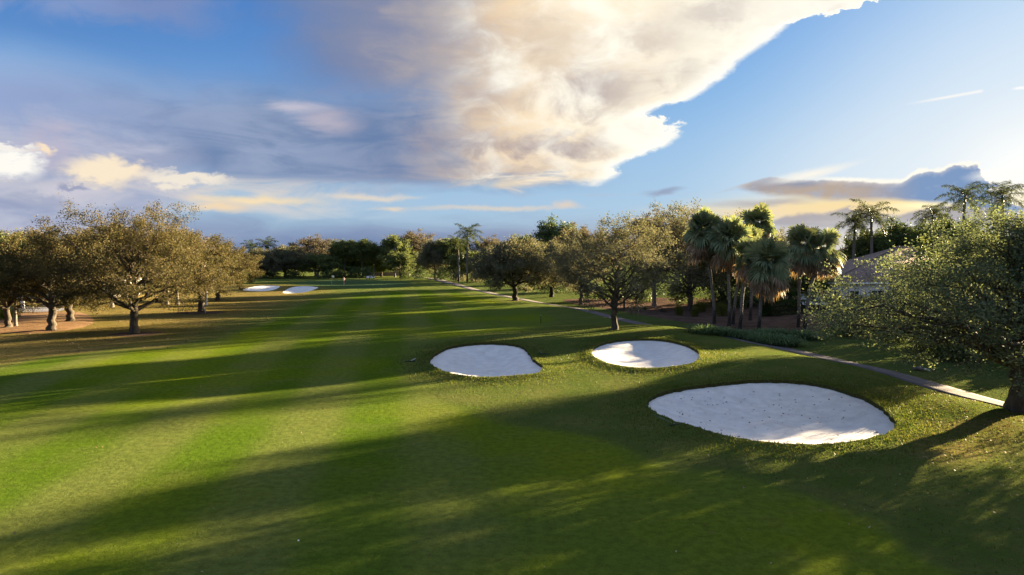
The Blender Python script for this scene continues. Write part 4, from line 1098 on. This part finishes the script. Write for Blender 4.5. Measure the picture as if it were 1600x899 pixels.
def hedge(label, xa, xb, ya, yb, top, wdt=1.0, seed=1, n=9000, name='hedge'):
    c = ((xa + xb) / 2, (ya + yb) / 2); L = math.hypot(xb - xa, yb - ya); z = Gs(*c) - .2
    o = empty(name, (c[0], c[1], z), math.atan2(yb - ya, xb - xa), label, 'hedge', 'clipped hedges by the house')
    link('foliage', bush_mesh(seed, n, L / 2, wdt / 2, top - z, .16, True), L_hedge, o)
    MB().tube(np.array([(-L * .45, 0, (top - z) * .3), (0, .05, (top - z) * .4), (L * .45, 0, (top - z) * .3)]), .12, 6).build('inner_branch', B_dark, o)
hedge('long dark clipped hedge at the back of the mulch, right of the shaggy palm', 34.5, 49.5, 93.5, 94.5, 1.85, 1.2, 5, 14000)
hedge('short brighter hedge rising behind the long dark one, left of the awning', 37.0, 40.8, 97, 97, 2.75, 1.4, 6, 5000)
M_yellowish = leaf_mat('yellow_green_leaf', [(.045, .060, .012), (.085, .100, .020), (.14, .14, .03)], .3)
def shrub(label, p, r, h, mat, seed, n=1600, ls=.13, name='shrub', group=None):
    o = empty(name, (p[0], p[1], p[2] - .05), seed * .7, label, 'shrub', group)
    link('foliage', bush_mesh(seed, n, r, r, h, ls), mat, o)
    link('stems', stems_mesh(seed, 7, r * .8, h * .8), B_dark, o)
SH = 'shrubs in the mulch bed'
shrub('rounded olive shrub in the mulch, leftmost of the tall pair by the thick oak trunk', P(1060, 494), .95, 1.75, M_yellowish, 31, 1800, .13, group=SH)
shrub('narrow olive shrub in the mulch just right of the thick oak trunk', P(1086, 496), .8, 1.45, M_yellowish, 32, 1600, .13, group=SH)
shrub('wide yellow-green shrub behind the leftmost palm trunk', P(1100, 489), 1.7, 2.0, M_yellowish, 33, 2600, .14, group=SH)
shrub('yellow-green shrub between the two left palm trunks', P(1128, 495), 1.5, 2.2, M_yellowish, 34, 2400, .14, group=SH)
shrub('small dark reddish shrub in the mulch right of the moss-hung oak', P(1036, 489), .6, .8, L_russet, 35, 700, .12, group=SH)
shrub('small low dark shrub in the mulch nearest the moss-hung oak', P(1008, 485), .6, .6, L_dark, 36, 700, .12, group=SH)
shrub('yellow-green leafy bush at the left margin by the bent trunk', P(4, 500), 1.3, 1.9, L_lime, 37, 1600, .16)
shrub('green bush under the slim reddish oak at the left margin', P(16, 497), 1.4, 1.7, L_green, 38, 1500, .16)
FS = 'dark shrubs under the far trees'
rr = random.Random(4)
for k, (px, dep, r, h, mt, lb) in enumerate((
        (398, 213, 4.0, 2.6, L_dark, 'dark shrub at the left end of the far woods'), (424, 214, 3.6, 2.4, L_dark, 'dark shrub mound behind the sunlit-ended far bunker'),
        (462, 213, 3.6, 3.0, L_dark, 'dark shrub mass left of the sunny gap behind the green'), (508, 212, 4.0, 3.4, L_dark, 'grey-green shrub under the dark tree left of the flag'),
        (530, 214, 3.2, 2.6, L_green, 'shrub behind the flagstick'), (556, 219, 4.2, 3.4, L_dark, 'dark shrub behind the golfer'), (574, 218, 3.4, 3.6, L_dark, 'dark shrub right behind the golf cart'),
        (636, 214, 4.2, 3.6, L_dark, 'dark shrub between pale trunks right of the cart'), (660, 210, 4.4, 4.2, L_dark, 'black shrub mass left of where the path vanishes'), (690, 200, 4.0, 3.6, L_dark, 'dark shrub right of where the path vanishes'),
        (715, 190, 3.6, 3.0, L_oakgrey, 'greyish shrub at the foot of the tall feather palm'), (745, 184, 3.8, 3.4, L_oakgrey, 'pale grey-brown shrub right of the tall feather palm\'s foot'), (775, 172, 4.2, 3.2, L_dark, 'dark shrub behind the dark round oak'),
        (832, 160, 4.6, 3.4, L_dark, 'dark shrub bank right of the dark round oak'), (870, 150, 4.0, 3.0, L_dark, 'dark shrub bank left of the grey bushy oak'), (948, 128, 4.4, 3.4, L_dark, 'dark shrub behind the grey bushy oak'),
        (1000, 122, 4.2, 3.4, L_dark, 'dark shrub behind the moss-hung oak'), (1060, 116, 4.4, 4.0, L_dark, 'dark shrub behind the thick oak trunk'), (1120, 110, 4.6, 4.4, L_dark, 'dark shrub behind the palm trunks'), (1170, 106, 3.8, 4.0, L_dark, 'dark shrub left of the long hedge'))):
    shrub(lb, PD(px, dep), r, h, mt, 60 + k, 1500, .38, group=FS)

BB = 'bushes added beyond the path under the huge tree'  # mostly hidden bank, added and heightened to shade the lawn beyond the path
for k, (x_, y_, r_, h_, mt, lb) in enumerate(((36, 72, 2.6, 3.0, L_green, 'green bush right of the hedge, at the huge tree crown\'s left edge'), (40, 68, 2.8, 3.2, L_dark, 'added dark bush second from the hedge, behind the huge tree crown'), (43.5, 63, 2.8, 3.0, L_green, 'added green bush in the middle of the bank behind the huge tree'),
        (46.5, 58, 2.8, 3.2, L_dark, 'added dark bush fourth from the hedge, seen under the huge crown'), (41, 52, 2.4, 2.6, L_green, 'added green bush nearest the path behind the huge trunk'), (45.5, 49, 3.0, 3.4, L_dark, 'added dark bush at the right margin behind the huge trunk'), (38, 64, 2.6, 3.2, L_dark, 'added dark bush in the front row of the bank beyond the path'), (36.5, 56, 2.2, 2.6, L_green, 'added low green bush closest to the path, ahead of the bank'))):
    shrub(lb, (x_, y_, Gs(x_, y_)), r_, h_, mt, 90 + k, 3200, .24, name='bush', group=BB)
GC = 'arching grass clumps beside the path'
CL = [clump_mesh(s, 520, 1.15, .75) for s in (1, 2, 3)]
for k, (px, py, s, lb) in enumerate(((1098, 521, 1.05, 'leftmost arching grass clump, at the path edge'), (1115, 523, 1.0, 'grass clump at the leftmost palm\'s foot'), (1131, 526, 1.1, 'grass clump in front of the palest palm trunk'), (1149, 529, 1.05, 'yellowish grass clump left of the slim bent palm'),
        (1164, 529, .95, 'grass clump right of the slim bent palm'), (1182, 534, 1.1, 'grass clump below the lowest shaggy palm'), (1176, 527, .9, 'grass clump behind, touching the lowest shaggy palm'), (1199, 529, 1.2, 'tall grass clump right of the lowest shaggy palm'), (1216, 528, 1.15, 'grass clump in the back row, middle'),
        (1208, 539, 1.2, 'front-row grass clump hiding the path, left one'), (1224, 540, 1.15, 'front-row grass clump hiding the path, right one'), (1234, 530, 1.1, 'grass clump at the straight grey palm\'s foot'), (1258, 530, 1.15, 'rightmost grass clump, alone beside the path'))):
    p = P(px, py); o = empty('grass_clump', (p[0], p[1], p[2] - .03), k * 1.3, lb, 'ornamental grass', GC, (s * 1.45, s * 1.45, s * 1.5))
    link('blades', CL[k % 3], L_liriope, o)

# black fence at the left margin
fa, fb = np.array(P(-60, 497)[:2]), np.array(P(78, 490)[:2])
fz = Gs(*((fa + fb) / 2)); fd = fb - fa; FL = float(np.hypot(*fd)); fo = empty('metal_fence', (fa[0], fa[1], 0), math.atan2(fd[1], fd[0]), 'black metal picket fence behind the left pine-straw bed', 'fence')
def fz_at(s): q = fa + fd * s / FL; return Gs(*q)
nposts = 6
for k in range(nposts):
    s = FL * k / (nposts - 1); MB().box((s, 0, fz_at(s) + .75), (.09, .09, 1.7)).build('post', M_iron, fo)
for h in (.25, 1.35):
    MB().tube(np.array([(s, 0, fz_at(s) + h) for s in np.linspace(0, FL, 14)]), .025, 5).build('rail', M_iron, fo)
pk = MB()
for s in np.arange(.15, FL, .16): pk.box((s, 0, fz_at(s) + .80), (.02, .02, 1.45))
pk.build('pickets', M_iron, fo)
def flat(name, poly, c, dz):
    return sheet(name, poly, simple(name + '_surface', c, .9, .1, .12, 2), dz, 2.0)
flat('patio', catmull([P(-80, 488)[:2], P(70, 487.5)[:2], P(100, 481)[:2], P(-80, 480)[:2]], 3), (.30, .29, .31), .05)
q = P(36, 487); wp = empty('gate_pillar', q, 0, 'white square pillar behind the black fence at the left margin', 'pillar')
MB().box((0, 0, .9), (.35, .35, 1.8)).build('shaft', M_trim, wp); MB().box((0, 0, 1.86), (.48, .48, .12), taper=.7).build('capstone', M_trim, wp)

# ---------------------------------------------------------------- golf things
M_flag = simple('flag_cloth', (.80, .74, .52), .8, .1, .05, 3)
M_white = simple('white_paint', (.74, .76, .80), .3, .5, .04, 4, coat=.4)
M_tyre = simple('tyre_rubber', (.018, .018, .018), .85, .2, .2, 12)
M_seat = simple('seat_vinyl', (.32, .29, .25), .6, .3, .1, 8)
M_canopy = simple('dark_canopy', (.025, .027, .035), .6, .3, .1, 4)
M_plastic = simple('dark_green_plastic', (.008, .020, .014), .5, .3, .2, 10)
M_handle = simple('pale_handle', (.42, .48, .45), .5, .3, .1, 10)
M_ghandle = simple('green_handle', (.035, .12, .09), .5, .3, .1, 10)
p = P(518.5, 443.5)
fl = empty('flagstick', p, 0, 'thin pale flagstick with a small cream flag on the putting green', 'flagstick')
MB().tube(np.array([(0, 0, -.1), (0, 0, 2.15)]), .022, 6).build('pole', M_white, fl)
nx, nz = 9, 5; V = []
for i in range(nx):
    for j in range(nz):
        u, v = i / (nx - 1), j / (nz - 1); V.append((u * .62, .06 * math.sin(u * 7) * u, 2.1 - v * .46 - u * u * .14))
V = np.array(V); Q = [(i * nz + j, (i + 1) * nz + j, (i + 1) * nz + j + 1, i * nz + j + 1) for i in range(nx - 1) for j in range(nz - 1)]
me = mesh_from('flag', np.concatenate([V, V + [0, .012, 0]]), [np.concatenate([np.array(Q), np.array(Q)[:, ::-1] + len(V)])], True); link('flag', me, M_flag, fl)
def torus(mb, c, Rr, r, axis='y', n=20, m=8):
    th = np.linspace(0, 2 * np.pi, n, endpoint=False); V = []
    for a in th:
        for b in np.linspace(0, 2 * np.pi, m, endpoint=False):
            q_ = Rr + r * math.cos(b); V.append((c[0] + q_ * math.cos(a), c[1] + r * 1.3 * math.sin(b), c[2] + q_ * math.sin(a)))
    Q = [(i * m + j, ((i + 1) % n) * m + j, ((i + 1) % n) * m + (j + 1) % m, i * m + (j + 1) % m) for i in range(n) for j in range(m)]
    mb.quads(V, Q)
p = P(579, 436.2)
gc = empty('golf_cart', p, R(155), 'white golf cart with a dark roof parked at the back of the green', 'golf cart')
b = MB()
prof = [(-1.15, .32), (-1.18, .72), (-.75, .78), (-.62, .48), (.30, .48), (.42, .82), (.80, .86), (1.18, .62), (1.22, .34)]
n = len(prof); V = [(x, -.58, z) for x, z in prof] + [(x, .58, z) for x, z in prof]
b.quads(V, [(i, i + 1, n + i + 1, n + i) for i in range(n - 1)] + [(n - 1, 0, n, 2 * n - 1)])
for s in (0, n):
    cidx = b.addv([(0, -.58 if s == 0 else .58, .45)]); base = cidx - (2 * n if s == 0 else 2 * n + 1)
    b.T.append(np.array([(base + s + i, base + s + (i + 1) % n, cidx) for i in range(n)]))
b.build('body', M_white, gc)
MB().box((-.22, 0, .70), (.52, 1.05, .16)).box((-.50, 0, 1.0), (.12, 1.05, .48)).build('seat', M_seat, gc)
MB().box((-.05, 0, 1.90), (1.75, 1.22, .07), taper=.94).build('roof', M_canopy, gc)
for sx_, sy_ in ((-.85, -.52), (-.85, .52), (.62, -.52), (.62, .52)):
    MB().tube(np.array([(sx_ + (.18 if sx_ > 0 else -.05), sy_, .72), (sx_, sy_, 1.87)]), .022, 6).build('roof_post', M_iron, gc)
MB().tube(np.array([(.62, -.25, .8), (.30, -.25, 1.08)]), .02, 6).build('steering_column', M_iron, gc)
MB().box((-1.08, 0, 1.05), (.30, .70, .75), taper=.8).build('golf_bag', M_canopy, gc)
for wx in (-.80, .82):
    for wy in (-.56, .56):
        t_ = MB(); torus(t_, (wx, wy, .23), .165, .065); w_ = t_.build('wheel', M_tyre, gc, smooth=True)
        MB().tube(np.array([(wx, wy - .05, .23), (wx, wy + .05, .23)]), .12, 12).build('rim', M_white, w_)
for hy in (-.38, .38):
    MB().tube(np.array([(1.14, hy, .62), (1.21, hy, .62)]), .07, 10).build('headlight', M_trim, gc)

def rake(label, head, ang, hand, head_w, mat_h, tilt=0.0, seed=0):
    """Bunker rake lying down: hand = ground point of the far handle end, head = ground point of the head."""
    h = np.array(head); o = empty('bunker_rake', tuple(h), 0, label, 'rake', 'bunker rakes')
    d = np.array([math.cos(ang), math.sin(ang), 0])
    e = np.array(hand) - h
    MB().tube(np.array([(0, 0, .07), e * .5 + [0, 0, .05], e + [0, 0, .03]]), .022, 6).build('handle', mat_h, o)
    hb = MB(); hb.tube(np.array([-d * head_w / 2 + [0, 0, .08], d * head_w / 2 + [0, 0, .08]]), .035, 6)
    hb.build('head', M_plastic, o)
    tn = MB()
    for s in np.linspace(-.48, .48, 13): tn.box(d * head_w * s + [0, 0, .035], (.018, .018, .085))
    tn.build('tines', M_plastic, o)
rake('bunker rake with a pale handle on the shaded fairway left of the notched bunker', P(641, 566), .12, (P(641, 566)[0] + .25, P(641, 566)[1] + 1.25, P(643, 557)[2]), .80, M_handle)
rake('bunker rake lying on the grass at the notched bunker\'s right end', P(848, 554.5), .02, (P(834, 544)[0], P(834, 544)[1], P(834, 544)[2] + .03), .8, M_plastic)
rake('bunker rake with a green handle on the left rim of the largest bunker', (*P(1056, 667)[:2], P(1056, 667)[2] + .02), .28, (P(1022, 650)[0] - .1, P(1022, 650)[1] - .05, P(1022, 650)[2] + .06), .62, M_ghandle)
q = P(845, 505); mp = empty('marker_post', q, 0, 'short dark distance post standing on the shaded fairway edge', 'post')
MB().box((0, 0, .40), (.09, .09, .9), taper=.9).build('shaft', M_plastic, mp); MB().box((0, 0, .88), (.10, .10, .06), taper=.6).build('cap', M_handle, mp)
q = P(320, 490); st_ = empty('wooden_stake', q, 0, 'thin pale stake leaning in the mulch ring beside the golden oak', 'stake')
MB().tube(np.array([(.12, 0, -.1), (0, .05, .6), (-.10, .08, 1.15)]), .03, 6).build('shaft', M_handle, st_)
# weathered log beyond the path
q = P(1437, 580); rng_ = np.random.default_rng(8)
lg = empty('log', q, -.35, 'weathered grey broken log lying on the shaded lawn beyond the path', 'log')
t = np.linspace(0, 1, 9); MB().tube(np.column_stack([-.45 + .75 * t, .05 * np.sin(t * 5), .13 + .05 * np.sin(t * 4)]), .10 + .06 * np.sin(t * 3.1) + .015 * np.sin(t * 23), 9).build('stem', B_grey, lg, smooth=True)
for a, bb in (((.20, .05, .18), (.72, .10, .06)), ((.22, -.05, .14), (.66, -.16, .03)), ((-.05, .06, .22), (.25, .22, .30))):
    t = np.linspace(0, 1, 5)[:, None]; MB().tube(np.array(a) * (1 - t) + np.array(bb) * t + np.array([0, 0, .05]) * np.sin(t * 3), np.linspace(.055, .02, 5), 6).build('branch_stub', B_white, lg, smooth=True)
q = P(466, 846); gb = bpy.data.meshes.new('golf_ball')
import bmesh
bm = bmesh.new(); bmesh.ops.create_icosphere(bm, subdivisions=3, radius=.0214); bm.to_mesh(gb); bm.free()
tag(link('golf_ball', gb, M_trim, loc=(q[0], q[1], q[2] + .02)), 'white golf ball alone on the dark shaded foreground fairway', 'golf ball')

# ---------------------------------------------------------------- golfer
def skinned(name, joints, bones, mat, parent, root=0, sub=1):
    me = bpy.data.meshes.new(name); me.from_pydata([j[:3] for j in joints], bones, [])
    o = link(name, me, mat, parent)
    md = o.modifiers.new('skin', 'SKIN'); md.use_smooth_shade = True
    for v, j in zip(me.skin_vertices[0].data, joints):
        r = j[3]; v.radius = (r, r) if not isinstance(r, tuple) else r
    me.skin_vertices[0].data[root].use_root = True
    s = o.modifiers.new('sub', 'SUBSURF'); s.levels = sub; s.render_levels = sub
    return o
M_skin = simple('skin', (.45, .27, .19), .6, .3, .05, 8)
M_shirt = simple('pale_pink_shirt', (.68, .56, .60), .85, .1, .05, 8)
M_shorts = simple('black_shorts', (.012, .012, .014), .85, .1, .1, 8)
M_hair = simple('dark_cap', (.02, .02, .025), .8, .2, .1, 8)
p = P(537.5, 444.5)
pe = empty('person', p, R(200), 'golfer in pale top, black shorts and white shoes standing on the green', 'person')
J = [(0, 0, .95, (.15, .11)), (0, .01, 1.15, (.135, .10)), (0, .0, 1.36, (.17, .105)), (0, -.01, 1.47, (.07, .065)), (0, -.03, 1.56, (.062, .07)), (0, -.04, 1.66, (.082, .10)), (0, -.04, 1.74, (.055, .065))]
B = [(0, 1), (1, 2), (2, 3), (3, 4), (4, 5), (5, 6)]
for s in (-1, 1):
    b0 = len(J)
    J += [(s * .20, 0, 1.40, .055), (s * .24, -.06, 1.13, .042), (s * .13, -.28, .95, .032), (s * .10, -.33, .91, (.04, .022))]
    B += [(2, b0), (b0, b0 + 1), (b0 + 1, b0 + 2), (b0 + 2, b0 + 3)]
    for k, (dx, L) in enumerate(((-.028, .065), (-.010, .08), (.008, .075), (.024, .06))):
        i = len(J); J += [(s * .10 + dx, -.37, .885, .010), (s * .10 + dx, -.37 - L * .4, .86 - L * .4, .008)]; B += [(b0 + 3, i), (i, i + 1)]
    i = len(J); J += [(s * .10 - s * .05, -.33, .90, .010), (s * .10 - s * .06, -.36, .87, .008)]; B += [(b0 + 3, i), (i, i + 1)]
    b1 = len(J)
    J += [(s * .10, 0, .86, .095), (s * .12, -.03, .50, .06), (s * .13, .02, .28, .056), (s * .13, .03, .09, .036), (s * .14, -.12, .045, (.045, .035))]
    B += [(0, b1), (b1, b1 + 1), (b1 + 1, b1 + 2), (b1 + 2, b1 + 3), (b1 + 3, b1 + 4)]
skinned('body', J, B, M_skin, pe)
skinned('shirt', [(0, 0, .94, (.165, .125)), (0, .01, 1.15, (.155, .12)), (0, 0, 1.37, (.19, .125)), (0, -.01, 1.47, (.085, .08)), (-.21, 0, 1.39, .075), (-.235, -.04, 1.20, .065), (.21, 0, 1.39, .075), (.235, -.04, 1.20, .065)], [(0, 1), (1, 2), (2, 3), (2, 4), (4, 5), (2, 6), (6, 7)], M_shirt, pe)
skinned('shorts', [(0, 0, .97, (.165, .125)), (-.10, 0, .82, .11), (-.12, -.025, .56, .09), (.10, 0, .82, .11), (.12, -.025, .56, .09)], [(0, 1), (1, 2), (0, 3), (3, 4)], M_shorts, pe)
for s in (-1, 1): skinned('shoe', [(s * .13, .04, .05, .05), (s * .14, -.10, .045, (.055, .045)), (s * .14, -.17, .04, (.04, .03)), (s * .13, .03, .14, .045)], [(0, 1), (1, 2), (0, 3)], M_trim, pe)
skinned('cap', [(0, -.03, 1.74, (.085, .095)), (0, -.04, 1.79, (.06, .07)), (0, -.17, 1.71, (.06, .012))], [(0, 1), (0, 2)], M_hair, pe)
putter = empty('putter', p, R(200), 'putter held by the golfer in front of the legs', 'golf club')
MB().tube(np.array([(0, -.37, .92), (0, -.50, .05)]), .012, 6).build('shaft', M_iron, putter); MB().box((0.04, -.51, .035), (.12, .03, .03)).build('head', M_iron, putter)

# ---------------------------------------------------------------- ground litter and rough grass (too many to count)
def scatter(n, test, box, rng):
    out = []
    while sum(len(o) for o in out) < n:
        x = rng.uniform(box[0], box[1], n); y = rng.uniform(box[2], box[3], n); k = test(x, y)
        out.append(np.column_stack([x[k], y[k]]))
    return np.concatenate(out)[:n]
def outside_bunkers(x, y):
    k = np.ones(x.shape, bool)
    for o in OUT[:3]: k &= ~inside(o, x, y)
    return k
rng = np.random.default_rng(17)
def flat_leaves(name, xy, size, mat, label=None, lift=.025):
    n = len(xy); z = G(xy[:, 0], xy[:, 1]) + lift
    a = rng.uniform(0, 6.28, n); s = size * rng.uniform(.5, 1.4, n)
    d = np.stack([np.cos(a), np.sin(a), rng.normal(0, .35, n)], 1) * s[:, None]; e = np.stack([-np.sin(a), np.cos(a), rng.normal(0, .5, n)], 1) * s[:, None] * .35
    c = np.column_stack([xy, z]); V = np.stack([c - d * .5, c + e, c + d * .5, c - e], 1).reshape(-1, 3)
    return tag(link(name, mesh_from(name, V, [np.arange(4 * n).reshape(-1, 4)]), mat), kind='stuff')
M_litter = leaf_mat('dry_leaf', [(.06, .04, .02), (.14, .09, .05), (.24, .17, .10), (.42, .34, .24)], .2)
M_bits = leaf_mat('dark_leaf_bits', [(.03, .02, .012), (.08, .05, .03), (.14, .09, .06)], .1)
near_tree = lambda x, y: outside_bunkers(x, y) & (rng.random(x.shape) < np.exp(-np.hypot(x - 25, y - 33) ** 2 / 110))
L1 = scatter(5200, near_tree, (4, 36, 16, 60), rng)
L2 = scatter(380, lambda x, y: outside_bunkers(x, y) & (np.abs(x) < y * .8), (-30, 30, 12, 52), rng)
L3 = scatter(1800, lambda x, y: (rng.random(x.shape) < sm((-x - 22) / 18)), (-70, -22, 55, 95), rng)
flat_leaves('fallen_leaves', np.concatenate([L1, L2]), .07, M_litter)
flat_leaves('fallen_leaves', L3, .16, M_litter)
b3 = OUT[2]
S = scatter(190, lambda x, y: inside(b3, x, y) & (edge_dist(b3, x, y) > .4) & (rng.random(x.shape) < .25 + .75 * np.exp(-((x - P(1090, 610)[0]) ** 2 + (y - P(1090, 610)[1]) ** 2) / 9)), (b3[:, 0].min(), b3[:, 0].max(), b3[:, 1].min(), b3[:, 1].max()), rng)
n = len(S); dd_ = edge_dist(b3, S[:, 0], S[:, 1]); zz = G(S[:, 0], S[:, 1]) - .10 - BUNKERS[2][2] * sm(dd_ / 3.2) + .03
a = rng.uniform(0, 6.28, n); s = .10 * rng.uniform(.4, 1.5, n)
d = np.stack([np.cos(a), np.sin(a), rng.normal(0, .2, n)], 1) * s[:, None]; e = np.stack([-np.sin(a), np.cos(a), .3 * np.ones(n)], 1) * s[:, None] * .35; c = np.column_stack([S, zz])
tag(link('leaf_bits', mesh_from('leaf_bits', np.stack([c - d * .5, c + e, c + d * .5, c - e], 1).reshape(-1, 3), [np.arange(4 * n).reshape(-1, 4)]), M_bits), kind='stuff')

def tufts(n, xy, h, rng):
    a = rng.uniform(0, 6.28, n); ln = rng.normal(0, .5, (n, 2)); hh = h * rng.uniform(.4, 1.4, n)
    c = np.column_stack([xy, G(xy[:, 0], xy[:, 1]) + .0]); w = .022
    for o in OUT[:3]: c[:, 2] += .12 * np.exp(-(edge_dist(o, xy[:, 0], xy[:, 1]) / .7) ** 2)
    sd = np.stack([np.cos(a), np.sin(a), np.zeros(n)], 1) * w
    tip = c + np.column_stack([ln * hh[:, None] * .7, hh])
    return np.stack([c - sd, c + sd, tip], 1).reshape(-1, 3)
def rim_test(x, y):
    k = np.zeros(x.shape)
    for o in OUT[:3]:
        k = np.maximum(k, np.exp(-(edge_dist(o, x, y) / 1.9) ** 2))
    return outside_bunkers(x, y) & (rng.random(x.shape) < k)
T1 = scatter(28000, rim_test, (-14, 32, 22, 78), rng)
T2 = scatter(10000, lambda x, y: outside_bunkers(x, y) & ~inside(FAIR, x, y) & (x > -6) & (x < y * .78) & (np.abs(x - np.interp(y, PATH_Y, PATH_X)) > 1.6) & (rng.random(x.shape) < (30 / y) ** 1.5), (-8, 34, 16, 75), rng)
Vt = np.concatenate([tufts(len(T1), T1, .085, rng), tufts(len(T2), T2, .07, rng)])
M_tuft = leaf_mat('rough_blade', [(.035, .060, .008), (.065, .090, .014), (.10, .11, .025), (.16, .14, .05)], .35)
tag(link('rough_grass', mesh_from('rough_grass', Vt, [np.arange(len(Vt)).reshape(-1, 3)]), M_tuft), kind='stuff')
